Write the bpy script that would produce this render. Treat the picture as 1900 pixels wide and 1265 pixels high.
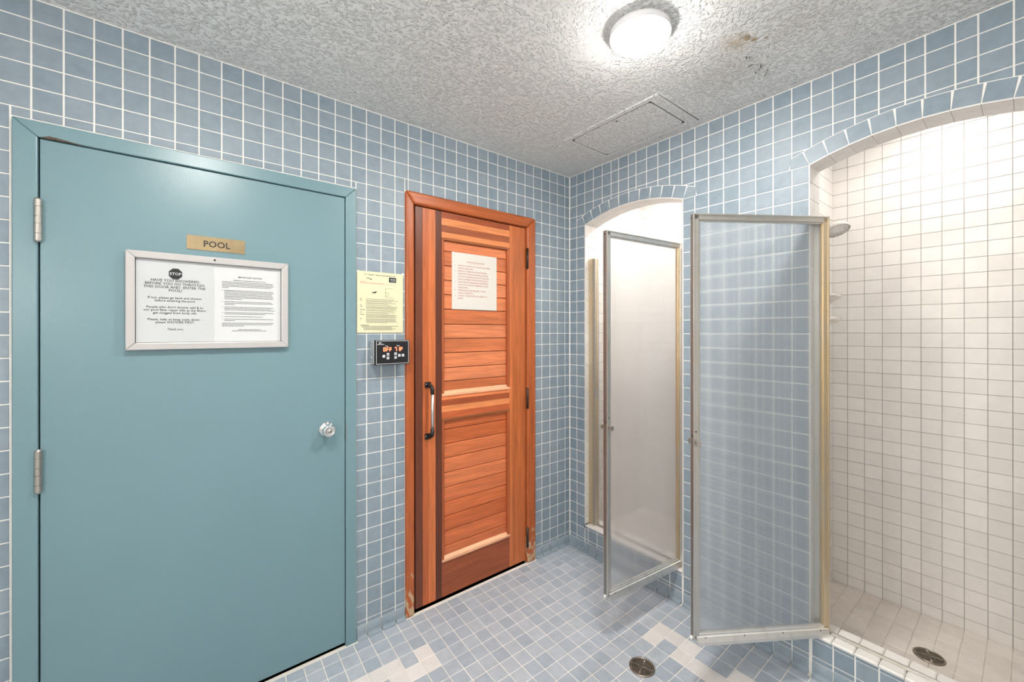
import bpy, bmesh, math, random
from mathutils import Vector, Matrix

for o in list(bpy.data.objects):
    bpy.data.objects.remove(o, do_unlink=True)
sc = bpy.context.scene
COL = sc.collection
rnd = random.Random(7)

# ------------------------------------------------------------------ camera
F_PX, YAW = 766.3, 0.6714
CAM = Vector((-2.1415, -2.0373, 1.4894))
HORIZON = 616.15
cd = bpy.data.cameras.new('camera')
cd.sensor_fit = 'HORIZONTAL'
cd.sensor_width = 36.0
cd.lens = F_PX / 1900 * 36
cd.shift_y = (HORIZON - 632.5) / 1900
cd.clip_start = 0.02
cam = bpy.data.objects.new('camera', cd)
COL.objects.link(cam)
cam.location = CAM
cam.rotation_euler = (math.pi / 2, 0.0007, -YAW)
sc.camera = cam

# ------------------------------------------------------------------ world and exposure
w = bpy.data.worlds.new('world')
sc.world = w
w.use_nodes = True
w.node_tree.nodes['Background'].inputs[0].default_value = (0.8, 0.85, 0.9, 1)
w.node_tree.nodes['Background'].inputs[1].default_value = 0.0
sc.view_settings.view_transform = 'Standard'
sc.view_settings.look = 'None'
sc.view_settings.gamma = 1
sc.view_settings.use_curve_mapping = False
sc.view_settings.exposure = 0.90
try:
    sc.cycles.max_bounces = 12
    sc.cycles.diffuse_bounces = 6
    sc.cycles.glossy_bounces = 5
    sc.cycles.transmission_bounces = 10
    sc.cycles.transparent_max_bounces = 12
    sc.cycles.sample_clamp_indirect = 8
    sc.cycles.use_denoising = True
except Exception:
    pass

LAMP_STRENGTH = 109.0
FILL_STRENGTH = 24.0
STALL_STRENGTH = 55.0

# ------------------------------------------------------------------ helpers
def srgb(r, g, b):
    def f(c):
        c /= 255.0
        return c / 12.92 if c <= 0.04045 else ((c + 0.055) / 1.055) ** 2.4
    return (f(r), f(g), f(b), 1.0)

def proj(p):
    d = Vector(p) - CAM
    fw = Vector((math.sin(YAW), math.cos(YAW), 0))
    r = Vector((math.cos(YAW), -math.sin(YAW), 0))
    dz = d.dot(fw)
    if dz < 0.05:
        return None
    return 950 + F_PX * d.dot(r) / dz, HORIZON - F_PX * d.z / dz

MATS = {}
def new_mat(name):
    m = bpy.data.materials.new(name)
    m.use_nodes = True
    nt = m.node_tree
    b = nt.nodes['Principled BSDF']
    MATS[name] = m
    return m, nt, b

def N(nt, t, **kw):
    n = nt.nodes.new(t)
    for k, v in kw.items():
        setattr(n, k, v)
    return n

def plain(name, col, rough=0.5, metal=0.0, bump=None, emit=None, spec=None, var=0.0, vscale=30):
    m, nt, b = new_mat(name)
    b.inputs['Base Color'].default_value = col
    b.inputs['Roughness'].default_value = rough
    b.inputs['Metallic'].default_value = metal
    if spec is not None:
        b.inputs['Specular IOR Level'].default_value = spec
    if var > 0:
        tc = N(nt, 'ShaderNodeTexCoord')
        no = N(nt, 'ShaderNodeTexNoise')
        no.inputs['Scale'].default_value = vscale
        no.inputs['Detail'].default_value = 4
        nt.links.new(tc.outputs['Object'], no.inputs['Vector'])
        mr = N(nt, 'ShaderNodeMapRange')
        mr.inputs[1].default_value = 0.25; mr.inputs[2].default_value = 0.75
        mr.inputs[3].default_value = 1 - var; mr.inputs[4].default_value = 1 + var
        nt.links.new(no.outputs['Fac'], mr.inputs[0])
        mx = N(nt, 'ShaderNodeVectorMath', operation='SCALE')
        mx.inputs[0].default_value = col[:3]
        nt.links.new(mr.outputs[0], mx.inputs['Scale'])
        nt.links.new(mx.outputs[0], b.inputs['Base Color'])
    if bump:
        sc_, st, dist = bump
        tc = N(nt, 'ShaderNodeTexCoord')
        no = N(nt, 'ShaderNodeTexNoise')
        no.inputs['Scale'].default_value = sc_
        no.inputs['Detail'].default_value = 3
        nt.links.new(tc.outputs['Object'], no.inputs['Vector'])
        bp = N(nt, 'ShaderNodeBump')
        bp.inputs['Strength'].default_value = st
        bp.inputs['Distance'].default_value = dist
        nt.links.new(no.outputs['Fac'], bp.inputs['Height'])
        nt.links.new(bp.outputs['Normal'], b.inputs['Normal'])
    if emit:
        b.inputs['Emission Color'].default_value = emit[0]
        b.inputs['Emission Strength'].default_value = emit[1]
    return m

def tile_mat(name, c0, c1, rough, island=False, mott=0.10, spec=0.5):
    """glazed tile: one tone per tile, a little mottling and glaze ripple"""
    m, nt, b = new_mat(name)
    if island:
        r = N(nt, 'ShaderNodeNewGeometry').outputs['Random Per Island']
    else:
        r = N(nt, 'ShaderNodeObjectInfo').outputs['Random']
    mx = N(nt, 'ShaderNodeMix', data_type='RGBA')
    mx.inputs[6].default_value = c0
    mx.inputs[7].default_value = c1
    nt.links.new(r, mx.inputs[0])
    geo = N(nt, 'ShaderNodeNewGeometry')
    no = N(nt, 'ShaderNodeTexNoise')
    no.inputs['Scale'].default_value = 24
    no.inputs['Detail'].default_value = 5
    no.inputs['Roughness'].default_value = 0.6
    nt.links.new(geo.outputs['Position'], no.inputs['Vector'])
    mr = N(nt, 'ShaderNodeMapRange')
    mr.inputs[1].default_value = 0.3; mr.inputs[2].default_value = 0.7
    mr.inputs[3].default_value = 1 - mott; mr.inputs[4].default_value = 1 + mott
    nt.links.new(no.outputs['Fac'], mr.inputs[0])
    vm = N(nt, 'ShaderNodeVectorMath', operation='SCALE')
    nt.links.new(mx.outputs[2], vm.inputs[0])
    nt.links.new(mr.outputs[0], vm.inputs['Scale'])
    nt.links.new(vm.outputs[0], b.inputs['Base Color'])
    b.inputs['Roughness'].default_value = rough
    b.inputs['Specular IOR Level'].default_value = spec
    n2 = N(nt, 'ShaderNodeTexNoise')
    n2.inputs['Scale'].default_value = 55
    n2.inputs['Detail'].default_value = 2
    nt.links.new(geo.outputs['Position'], n2.inputs['Vector'])
    bp = N(nt, 'ShaderNodeBump')
    bp.inputs['Strength'].default_value = 0.25
    bp.inputs['Distance'].default_value = 0.001
    nt.links.new(n2.outputs['Fac'], bp.inputs['Height'])
    nt.links.new(bp.outputs['Normal'], b.inputs['Normal'])
    return m

def link(o, parent=None):
    COL.objects.link(o)
    if parent is not None:
        o.parent = parent
    return o

def obj_from(name, me, mat, parent=None, loc=None):
    o = bpy.data.objects.new(name, me)
    if mat is not None and len(me.materials) == 0:
        me.materials.append(mat)
    link(o, parent)
    if loc is not None:
        o.location = loc
    return o

def tag(o, label=None, cat=None, kind=None, group=None):
    if label: o['label'] = label
    if cat: o['category'] = cat
    if kind: o['kind'] = kind
    if group: o['group'] = group
    return o

def empty(name, loc, rotz=0.0):
    o = bpy.data.objects.new(name, None)
    o.empty_display_size = 0.05
    o.location = loc
    o.rotation_euler = (0, 0, rotz)
    COL.objects.link(o)
    return o

class MB:
    """collects shapes into one mesh"""
    def __init__(s):
        s.v = []; s.f = []; s.sm = []
    def add(s, verts, faces, smooth=False):
        b = len(s.v)
        s.v += [tuple(p) for p in verts]
        s.f += [tuple(i + b for i in f) for f in faces]
        s.sm += [smooth] * len(faces)
    def box(s, x0, x1, y0, y1, z0, z1, bev=0.0):
        x0, x1 = min(x0, x1), max(x0, x1); y0, y1 = min(y0, y1), max(y0, y1); z0, z1 = min(z0, z1), max(z0, z1)
        if bev <= 0:
            vs = [(x, y, z) for z in (z0, z1) for y in (y0, y1) for x in (x0, x1)]
            s.add(vs, [(0, 2, 3, 1), (4, 5, 7, 6), (0, 1, 5, 4), (2, 6, 7, 3), (0, 4, 6, 2), (1, 3, 7, 5)])
            return
        b = min(bev, (x1 - x0) / 2.2, (y1 - y0) / 2.2, (z1 - z0) / 2.2)
        bm = bmesh.new()
        vs = [bm.verts.new((x, y, z)) for z in (z0, z1) for y in (y0, y1) for x in (x0, x1)]
        for f in [(0, 2, 3, 1), (4, 5, 7, 6), (0, 1, 5, 4), (2, 6, 7, 3), (0, 4, 6, 2), (1, 3, 7, 5)]:
            bm.faces.new([vs[i] for i in f])
        bmesh.ops.bevel(bm, geom=bm.edges[:], offset=b, segments=2, affect='EDGES', profile=0.5)
        bm.verts.index_update()
        s.add([v.co[:] for v in bm.verts], [[v.index for v in f.verts] for f in bm.faces])
        bm.free()
    def lathe(s, prof, origin, axis='Z', n=32, smooth=True, caps=True):
        """prof: (radius, height) pairs; axis names the direction heights run"""
        vs = []
        o = Vector(origin)
        for r, h in prof:
            for i in range(n):
                a = 2 * math.pi * i / n
                c, d = r * math.cos(a), r * math.sin(a)
                if axis == 'Z': p = Vector((c, d, h))
                elif axis == '-Z': p = Vector((c, -d, -h))
                elif axis == '-Y': p = Vector((c, -h, d))
                elif axis == 'Y': p = Vector((c, h, -d))
                elif axis == 'X': p = Vector((h, c, d))
                else: p = Vector((-h, c, -d))
                vs.append(o + p)
        fs = []
        m = len(prof)
        for j in range(m - 1):
            for i in range(n):
                i2 = (i + 1) % n
                fs.append((j * n + i, j * n + i2, (j + 1) * n + i2, (j + 1) * n + i))
        s.add(vs, fs, smooth)
        if caps:
            b = len(s.v) - len(vs)
            if prof[-1][0] > 1e-5:
                s.f.append(tuple(b + (m - 1) * n + i for i in range(n))); s.sm.append(False)
            if prof[0][0] > 1e-5:
                s.f.append(tuple(b + i for i in reversed(range(n)))); s.sm.append(False)
    def tube(s, pts, r, n=10):
        pts = [Vector(p) for p in pts]
        rings = []
        for i, p in enumerate(pts):
            t = (pts[min(i + 1, len(pts) - 1)] - pts[max(i - 1, 0)]).normalized()
            a = Vector((0, 0, 1)) if abs(t.z) < 0.9 else Vector((1, 0, 0))
            e1 = t.cross(a).normalized(); e2 = t.cross(e1)
            rr = r[i] if isinstance(r, (list, tuple)) else r
            rings.append([p + (e1 * math.cos(2 * math.pi * k / n) + e2 * math.sin(2 * math.pi * k / n)) * rr for k in range(n)])
        vs = [q for ring in rings for q in ring]
        fs = []
        for j in range(len(rings) - 1):
            for k in range(n):
                k2 = (k + 1) % n
                fs.append((j * n + k, j * n + k2, (j + 1) * n + k2, (j + 1) * n + k))
        fs.append(tuple(reversed(range(n))))
        fs.append(tuple((len(rings) - 1) * n + k for k in range(n)))
        s.add(vs, fs, True)
    def prism(s, poly, fn, c0, c1):
        """extrude polygon (a,b) pairs between depths c0 and c1, fn(a,b,c) -> xyz"""
        n = len(poly)
        vs = [fn(a, b, c0) for a, b in poly] + [fn(a, b, c1) for a, b in poly]
        fs = [tuple(range(n, 2 * n)), tuple(reversed(range(n)))]
        for i in range(n):
            j = (i + 1) % n
            fs.append((i, j, n + j, n + i))
        s.add(vs, fs)
    def mesh(s, name, fixn=True):
        me = bpy.data.meshes.new(name)
        me.from_pydata(s.v, [], s.f)
        for p, k in zip(me.polygons, s.sm):
            p.use_smooth = k
        if fixn:
            bm = bmesh.new(); bm.from_mesh(me)
            bmesh.ops.recalc_face_normals(bm, faces=bm.faces)
            bm.to_mesh(me); bm.free()
        me.update()
        return me
    def build(s, name, mat, parent=None, fixn=True):
        return obj_from(name, s.mesh(name, fixn), mat, parent)

def boxpart(name, mat, parent, x0, x1, y0, y1, z0, z1, bev=0.0, color=None):
    """box with its origin at its centre so that grain follows each piece"""
    m = MB()
    cx, cy, cz = (x0 + x1) / 2, (y0 + y1) / 2, (z0 + z1) / 2
    m.box(x0 - cx, x1 - cx, y0 - cy, y1 - cy, z0 - cz, z1 - cz, bev)
    o = m.build(name, mat, parent)
    o.location = (cx, cy, cz)
    if color: o.color = color
    return o

def text_part(name, body, size, mat, parent, origin, rot, align='LEFT', line=1.0, xs=1.0, bold=0.012):
    """flat lettering as a mesh"""
    cu = bpy.data.curves.new(name, 'FONT')
    cu.body = body
    cu.size = size
    cu.align_x = align
    cu.align_y = 'TOP'
    cu.space_line = line
    cu.extrude = 0.00012
    cu.resolution_u = 2
    cu.offset = size * bold
    t = bpy.data.objects.new('tmp_text', cu)
    COL.objects.link(t)
    dg = bpy.context.evaluated_depsgraph_get()
    me = bpy.data.meshes.new_from_object(t.evaluated_get(dg))
    bpy.data.objects.remove(t, do_unlink=True)
    bpy.data.curves.remove(cu)
    me.name = name
    if xs != 1.0:
        for v in me.vertices: v.co.x *= xs
    me.materials.clear()
    o = obj_from(name, me, mat, parent)
    o.location = origin
    o.rotation_euler = rot
    return o

LW_ROT = (math.pi / 2, 0, 0)     # text that faces into the room from the left wall

# a face: origin, in-plane axes a and b, outward normal c
class Face:
    def __init__(s, O, A, B):
        s.O = Vector(O); s.A = Vector(A); s.B = Vector(B); s.C = s.A.cross(s.B)
        s.M = Matrix((s.A, s.B, s.C)).transposed().to_4x4()
    def p(s, a, b, c=0.0):
        return s.O + s.A * a + s.B * b + s.C * c

TILE_CACHE = {}
def tile_prof(poly, h, bev, z0=-0.0015):
    """bevelled slab from a convex outline, centred already"""
    n = len(poly)
    cx = sum(p[0] for p in poly) / n; cy = sum(p[1] for p in poly) / n
    def ins(p, d):
        dx, dy = cx - p[0], cy - p[1]
        L = math.hypot(dx, dy) or 1
        return (p[0] + dx / L * d, p[1] + dy / L * d)
    r0 = [(a, b, z0) for a, b in poly]
    r1 = [(a, b, h - bev) for a, b in poly]
    r2 = [(*ins(p, bev * 1.5), h) for p in poly]
    vs = r0 + r1 + r2
    fs = []
    for k in (0, 1):
        for i in range(n):
            j = (i + 1) % n
            fs.append((k * n + i, k * n + j, (k + 1) * n + j, (k + 1) * n + i))
    fs.append(tuple(2 * n + i for i in range(n)))
    return vs, fs

def clean(poly):
    out = []
    for p in poly:
        if not out or math.hypot(p[0] - out[-1][0], p[1] - out[-1][1]) > 1e-4:
            out.append(p)
    if len(out) > 1 and math.hypot(out[0][0] - out[-1][0], out[0][1] - out[-1][1]) < 1e-4:
        out.pop()
    return out

def area2(poly):
    return sum(poly[i][0] * poly[(i + 1) % len(poly)][1] - poly[(i + 1) % len(poly)][0] * poly[i][1] for i in range(len(poly))) / 2

def lay_tiles(parent, cells, mat, mat_bulk, h=0.0018, bev=0.0008, limit=300, jitter=0.0003, name='tile'):
    """cells: (face, outline, material override or None). Largest in the picture become tiles of their own,
    the others one joined part."""
    ranked = []
    for face, poly, mo in cells:
        poly = clean(poly)
        if len(poly) < 3: continue
        if area2(poly) < 0: poly = poly[::-1]
        if abs(area2(poly)) < 1.5e-5: continue
        pts = [proj(face.p(a, b)) for a, b in poly]
        s = 0.0
        if all(pts):
            if any(-5 < x < 1905 and -5 < y < 1270 for x, y in pts):
                s = abs(area2(pts))
        ranked.append((s, len(ranked), face, poly, mo))
    ranked.sort(key=lambda t: (-t[0], t[1]))
    bulk = {}
    n = 0
    for s, _, face, poly, mo in ranked:
        k = len(poly)
        xs = [p[0] for p in poly]; ys = [p[1] for p in poly]
        cx, cy = (min(xs) + max(xs)) / 2, (min(ys) + max(ys)) / 2
        loc = [(round(p[0] - cx, 4), round(p[1] - cy, 4)) for p in poly]
        if n < limit and s > 25:
            key = (tuple(loc), h, id(mo or mat))
            me = TILE_CACHE.get(key)
            if me is None:
                vs, fs = tile_prof(loc, h, bev)
                me = bpy.data.meshes.new(name)
                me.from_pydata(vs, [], fs); me.update()
                me.materials.append(mo or mat)
                TILE_CACHE[key] = me
            o = bpy.data.objects.new(name, me)
            link(o, parent)
            M = Matrix.Translation(face.p(cx, cy, rnd.uniform(-jitter, jitter))) @ face.M
            M = M @ Matrix.Rotation(rnd.uniform(-.0035, .0035), 4, 'X') @ Matrix.Rotation(rnd.uniform(-.0035, .0035), 4, 'Y')
            o.matrix_world = M
            n += 1
        else:
            mk = (mo or mat)
            mb = bulk.setdefault(mk.name, (mk, MB()))[1]
            vs, fs = tile_prof(poly, h, bev)
            mb.add([face.p(*v) for v in vs], fs)
    for nm, (mk, mb) in bulk.items():
        mm = MATS.get(nm + '_bulk', mk)
        o = mb.build(name + 's_farther_off', mm, parent, fixn=False)
        o['kind'] = 'stuff'
    return n

def rect(a0, a1, b0, b1, g):
    return [(a0 + g, b0 + g), (a1 - g, b0 + g), (a1 - g, b1 - g), (a0 + g, b1 - g)]

def rect2(a0, a1, b0, b1, ga, gb):
    return [(a0 + ga, b0 + gb), (a1 - ga, b0 + gb), (a1 - ga, b1 - gb), (a0 + ga, b1 - gb)]

# ------------------------------------------------------------------ materials
BL0, BL1 = (0.226, 0.288, 0.338, 1), (0.270, 0.328, 0.376, 1)
FL0, FL1 = (0.340, 0.392, 0.455, 1), (0.425, 0.465, 0.515, 1)
WH0, WH1 = (0.70, 0.675, 0.645, 1), (0.76, 0.735, 0.705, 1)
for isl in (False, True):
    sfx = '_bulk' if isl else ''
    tile_mat('blue_wall_tile' + sfx, BL0, BL1, 0.44, isl, 0.08, 0.35)
    tile_mat('blue_floor_tile' + sfx, FL0, FL1, 0.42, isl, 0.08, 0.4)
    tile_mat('white_tile' + sfx, WH0, WH1, 0.42, isl, 0.03)
    tile_mat('white_floor_tile' + sfx, (0.66, 0.63, 0.61, 1), (0.74, 0.71, 0.69, 1), 0.34, isl, 0.05)
    tile_mat('shower_floor_tile' + sfx, (0.60, 0.55, 0.51, 1), (0.66, 0.61, 0.57, 1), 0.35, isl, 0.05)
grout = plain('grout', (0.84, 0.82, 0.78, 1), 0.85, bump=(300, .4, .001), var=.06)
grout_floor = plain('floor_grout', (0.80, 0.76, 0.70, 1), 0.85, bump=(300, .4, .001), var=.12, vscale=9)
grout_shower = plain('shower_grout', (0.30, 0.265, 0.235, 1), 0.85, bump=(300, .4, .001), var=.25, vscale=12)
grout_shower_floor = plain('shower_floor_grout', (0.55, 0.50, 0.45, 1), 0.85, var=.3, vscale=14)
teal = plain('teal_paint', srgb(114, 145, 153), 0.30, bump=(260, .16, .0012), var=.03, vscale=2.5)
steel = plain('hinge_steel', (0.55, 0.52, 0.48, 1), 0.28, 1.0)
chrome = plain('chrome', (0.82, 0.83, 0.84, 1), 0.07, 1.0)
brass = plain('brass_plate', (0.45, 0.35, 0.21, 1), 0.25, 1.0, var=.2, vscale=12)
black = plain('black_plastic', (0.012, 0.012, 0.014, 1), 0.35)
void = plain('dark_recess', (0.01, 0.01, 0.011, 1), 0.9)
bronze = plain('dark_bronze', (0.06, 0.05, 0.04, 1), 0.4, 0.8)
ink = plain('black_ink', (0.02, 0.02, 0.022, 1), 0.7)
ink_soft = plain('grey_ink', (0.07, 0.07, 0.075, 1), 0.8)
ink_red = plain('faded_red_ink', (0.50, 0.22, 0.19, 1), 0.8)
ink_pink = plain('pink_ink', (0.75, 0.33, 0.27, 1), 0.8)
paper = plain('white_paper', (0.62, 0.635, 0.64, 1), 0.6, var=.02, vscale=6)
paper_grey = plain('laminated_paper', (0.54, 0.565, 0.575, 1), 0.35, var=.03, vscale=6)
paper_cream = plain('cream_card', (0.68, 0.65, 0.60, 1), 0.6)
paper_yellow = plain('yellow_paper', (0.70, 0.67, 0.45, 1), 0.6, var=.02, vscale=8)
frame_white = plain('satin_aluminium', (0.50, 0.485, 0.48, 1), 0.35, 0.15)
galv = plain('galvanised_steel', (0.55, 0.57, 0.58, 1), 0.32, 0.8, var=.15, vscale=40)
led = plain('red_display', (0.3, 0.02, 0.01, 1), 0.4, emit=((1.0, 0.11, 0.05, 1), 5.0))
button = plain('button_white', (0.72, 0.74, 0.76, 1), 0.4)
lens_dark = plain('drain_dark', (0.02, 0.017, 0.015, 1), 0.8)
drain_metal = plain('drain_metal', (0.32, 0.27, 0.22, 1), 0.32, 0.9, var=.3, vscale=60)
porcelain = plain('white_porcelain', (0.66, 0.62, 0.58, 1), 0.15)
rubber = plain('white_rubber', (0.8, 0.8, 0.78, 1), 0.4)
lamp_body = plain('lamp_rim_white', (0.80, 0.80, 0.82, 1), 0.4)
lamp_glow = plain('lamp_glass', (0.9, 0.9, 0.9, 1), 0.3, emit=((1.0, 0.96, 0.91, 1), LAMP_STRENGTH))
stall_glow = plain('stall_lamp_glass', (0.9, 0.9, 0.9, 1), 0.3, emit=((1.0, 0.97, 0.945, 1), STALL_STRENGTH))
stall_glow_far = plain('far_stall_lamp_glass', (0.9, 0.9, 0.9, 1), 0.3, emit=((1.0, 0.97, 0.945, 1), STALL_STRENGTH * 1.85))
chip_dark = plain('worn_paint', (0.10, 0.07, 0.05, 1), 0.8, var=.5, vscale=60)
bar_silver = plain('handle_aluminium', (0.75, 0.76, 0.77, 1), 0.3, 0.9)

def alum(name, c0, c1, lo, hi):
    """aged aluminium; gold staining wanders along the length"""
    m, nt, b = new_mat(name)
    tc = N(nt, 'ShaderNodeTexCoord')
    mp = N(nt, 'ShaderNodeMapping')
    mp.inputs['Scale'].default_value = (14, 14, 2.2)
    nt.links.new(tc.outputs['Object'], mp.inputs['Vector'])
    no = N(nt, 'ShaderNodeTexNoise')
    no.inputs['Scale'].default_value = 2.0
    no.inputs['Detail'].default_value = 6
    nt.links.new(mp.outputs[0], no.inputs['Vector'])
    mr = N(nt, 'ShaderNodeMapRange')
    mr.inputs[1].default_value = lo; mr.inputs[2].default_value = hi
    nt.links.new(no.outputs['Fac'], mr.inputs[0])
    mx = N(nt, 'ShaderNodeMix', data_type='RGBA')
    mx.inputs[6].default_value = c0; mx.inputs[7].default_value = c1
    nt.links.new(mr.outputs[0], mx.inputs[0])
    nt.links.new(mx.outputs[2], b.inputs['Base Color'])
    b.inputs['Metallic'].default_value = 0.85
    b.inputs['Roughness'].default_value = 0.34
    n2 = N(nt, 'ShaderNodeTexNoise'); n2.inputs['Scale'].default_value = 160
    nt.links.new(tc.outputs['Object'], n2.inputs['Vector'])
    bp = N(nt, 'ShaderNodeBump'); bp.inputs['Strength'].default_value = .15; bp.inputs['Distance'].default_value = .0006
    nt.links.new(n2.outputs['Fac'], bp.inputs['Height'])
    nt.links.new(bp.outputs['Normal'], b.inputs['Normal'])
    return m
alu = alum('aged_aluminium', (0.60, 0.59, 0.56, 1), (0.58, 0.55, 0.49, 1), .45, .7)
alu_gold = alum('gold_stained_aluminium', (0.66, 0.54, 0.36, 1), (0.60, 0.55, 0.46, 1), .4, .7)
alu_pale = alum('pale_aluminium', (0.74, 0.73, 0.71, 1), (0.60, 0.58, 0.55, 1), .5, .8)

def glass_mat():
    m, nt, b = new_mat('rain_glass')
    b.inputs['Base Color'].default_value = (0.99, 0.995, 0.995, 1)
    b.inputs['Roughness'].default_value = 0.13
    b.inputs['IOR'].default_value = 1.25
    b.inputs['Transmission Weight'].default_value = 1.0
    tc = N(nt, 'ShaderNodeTexCoord')
    mp = N(nt, 'ShaderNodeMapping')
    mp.inputs['Scale'].default_value = (1.0, 1.0, 0.30)
    nt.links.new(tc.outputs['Object'], mp.inputs['Vector'])
    no = N(nt, 'ShaderNodeTexNoise')
    no.inputs['Scale'].default_value = 240
    no.inputs['Detail'].default_value = 3
    nt.links.new(mp.outputs[0], no.inputs['Vector'])
    bp = N(nt, 'ShaderNodeBump')
    bp.inputs['Strength'].default_value = 0.28
    bp.inputs['Distance'].default_value = 0.0015
    nt.links.new(no.outputs['Fac'], bp.inputs['Height'])
    nt.links.new(bp.outputs['Normal'], b.inputs['Normal'])
    tr = N(nt, 'ShaderNodeBsdfTransparent')
    tr.inputs[0].default_value = (0.97, 0.985, 0.99, 1)
    df = N(nt, 'ShaderNodeBsdfTranslucent')
    df.inputs[0].default_value = (0.85, 0.88, 0.9, 1)
    m1 = N(nt, 'ShaderNodeMixShader'); m1.inputs[0].default_value = 0.20
    nt.links.new(b.outputs[0], m1.inputs[1]); nt.links.new(tr.outputs[0], m1.inputs[2])
    m2 = N(nt, 'ShaderNodeMixShader'); m2.inputs[0].default_value = 0.14
    dr = N(nt, 'ShaderNodeBsdfDiffuse'); dr.inputs[0].default_value = (0.85, 0.88, 0.9, 1)
    m3 = N(nt, 'ShaderNodeMixShader'); m3.inputs[0].default_value = 0.5
    nt.links.new(df.outputs[0], m3.inputs[1]); nt.links.new(dr.outputs[0], m3.inputs[2])
    nt.links.new(m1.outputs[0], m2.inputs[1]); nt.links.new(m3.outputs[0], m2.inputs[2])
    nt.links.new(m2.outputs[0], nt.nodes['Material Output'].inputs['Surface'])
    return m
glass = glass_mat()

def wood_mat(name, along, worn=0.0):
    """red cedar: tone from the piece's own colour, grain along the piece"""
    m, nt, b = new_mat(name)
    oi = N(nt, 'ShaderNodeObjectInfo')
    tc = N(nt, 'ShaderNodeTexCoord')
    add = N(nt, 'ShaderNodeVectorMath', operation='ADD')
    sh = N(nt, 'ShaderNodeVectorMath', operation='SCALE')
    sh.inputs[0].default_value = (7.3, 3.1, 5.7)
    nt.links.new(oi.outputs['Random'], sh.inputs['Scale'])
    nt.links.new(tc.outputs['Object'], add.inputs[0]); nt.links.new(sh.outputs[0], add.inputs[1])
    mp = N(nt, 'ShaderNodeMapping')
    mp.inputs['Scale'].default_value = (1, 1, .06) if along == 'Z' else (.06, 1, 1)
    nt.links.new(add.outputs[0], mp.inputs['Vector'])
    no = N(nt, 'ShaderNodeTexNoise')
    no.inputs['Scale'].default_value = 75; no.inputs['Detail'].default_value = 8; no.inputs['Roughness'].default_value = .62
    no.inputs['Distortion'].default_value = .5
    nt.links.new(mp.outputs[0], no.inputs['Vector'])
    n2 = N(nt, 'ShaderNodeTexNoise')
    n2.inputs['Scale'].default_value = 16; n2.inputs['Detail'].default_value = 3; n2.inputs['Distortion'].default_value = 1.2
    nt.links.new(mp.outputs[0], n2.inputs['Vector'])
    mr = N(nt, 'ShaderNodeMapRange')
    mr.inputs[1].default_value = .3; mr.inputs[2].default_value = .72; mr.inputs[3].default_value = .72; mr.inputs[4].default_value = 1.16
    nt.links.new(no.outputs['Fac'], mr.inputs[0])
    mr2 = N(nt, 'ShaderNodeMapRange')
    mr2.inputs[1].default_value = .3; mr2.inputs[2].default_value = .7; mr2.inputs[3].default_value = .88; mr2.inputs[4].default_value = 1.08
    nt.links.new(n2.outputs['Fac'], mr2.inputs[0])
    mu = N(nt, 'ShaderNodeMath', operation='MULTIPLY')
    nt.links.new(mr.outputs[0], mu.inputs[0]); nt.links.new(mr2.outputs[0], mu.inputs[1])
    vs = N(nt, 'ShaderNodeVectorMath', operation='SCALE')
    nt.links.new(oi.outputs['Color'], vs.inputs[0]); nt.links.new(mu.outputs[0], vs.inputs['Scale'])
    last = vs.outputs[0]
    if worn > 0:
        geo = N(nt, 'ShaderNodeNewGeometry')
        sx = N(nt, 'ShaderNodeSeparateXYZ')
        nt.links.new(geo.outputs['Position'], sx.inputs[0])
        hz = N(nt, 'ShaderNodeMapRange')
        hz.inputs[1].default_value = .40; hz.inputs[2].default_value = .02; hz.inputs[3].default_value = 0.0; hz.inputs[4].default_value = worn
        nt.links.new(sx.outputs['Z'], hz.inputs[0])
        n3 = N(nt, 'ShaderNodeTexNoise')
        mp3 = N(nt, 'ShaderNodeMapping'); mp3.inputs['Scale'].default_value = (1, 1, .35)
        nt.links.new(geo.outputs['Position'], mp3.inputs['Vector'])
        n3.inputs['Scale'].default_value = 60; n3.inputs['Detail'].default_value = 6
        nt.links.new(mp3.outputs[0], n3.inputs['Vector'])
        sm = N(nt, 'ShaderNodeMath', operation='ADD')
        nt.links.new(n3.outputs['Fac'], sm.inputs[0]); nt.links.new(hz.outputs[0], sm.inputs[1])
        st = N(nt, 'ShaderNodeMapRange')
        st.inputs[1].default_value = .74; st.inputs[2].default_value = .80
        nt.links.new(sm.outputs[0], st.inputs[0])
        mx = N(nt, 'ShaderNodeMix', data_type='RGBA')
        mx.inputs[7].default_value = (.52, .36, .22, 1)
        nt.links.new(st.outputs[0], mx.inputs[0]); nt.links.new(last, mx.inputs[6])
        last = mx.outputs[2]
    nt.links.new(last, b.inputs['Base Color'])
    b.inputs['Roughness'].default_value = .38
    bp = N(nt, 'ShaderNodeBump'); bp.inputs['Strength'].default_value = .25; bp.inputs['Distance'].default_value = .0008
    nt.links.new(no.outputs['Fac'], bp.inputs['Height']); nt.links.new(bp.outputs['Normal'], b.inputs['Normal'])
    return m
wood_v = wood_mat('cedar_upright', 'Z')
wood_h = wood_mat('cedar_level', 'X')
wood_vw = wood_mat('worn_cedar_upright', 'Z', .30)
wood_hw = wood_mat('worn_cedar_level', 'X', .16)

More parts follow.
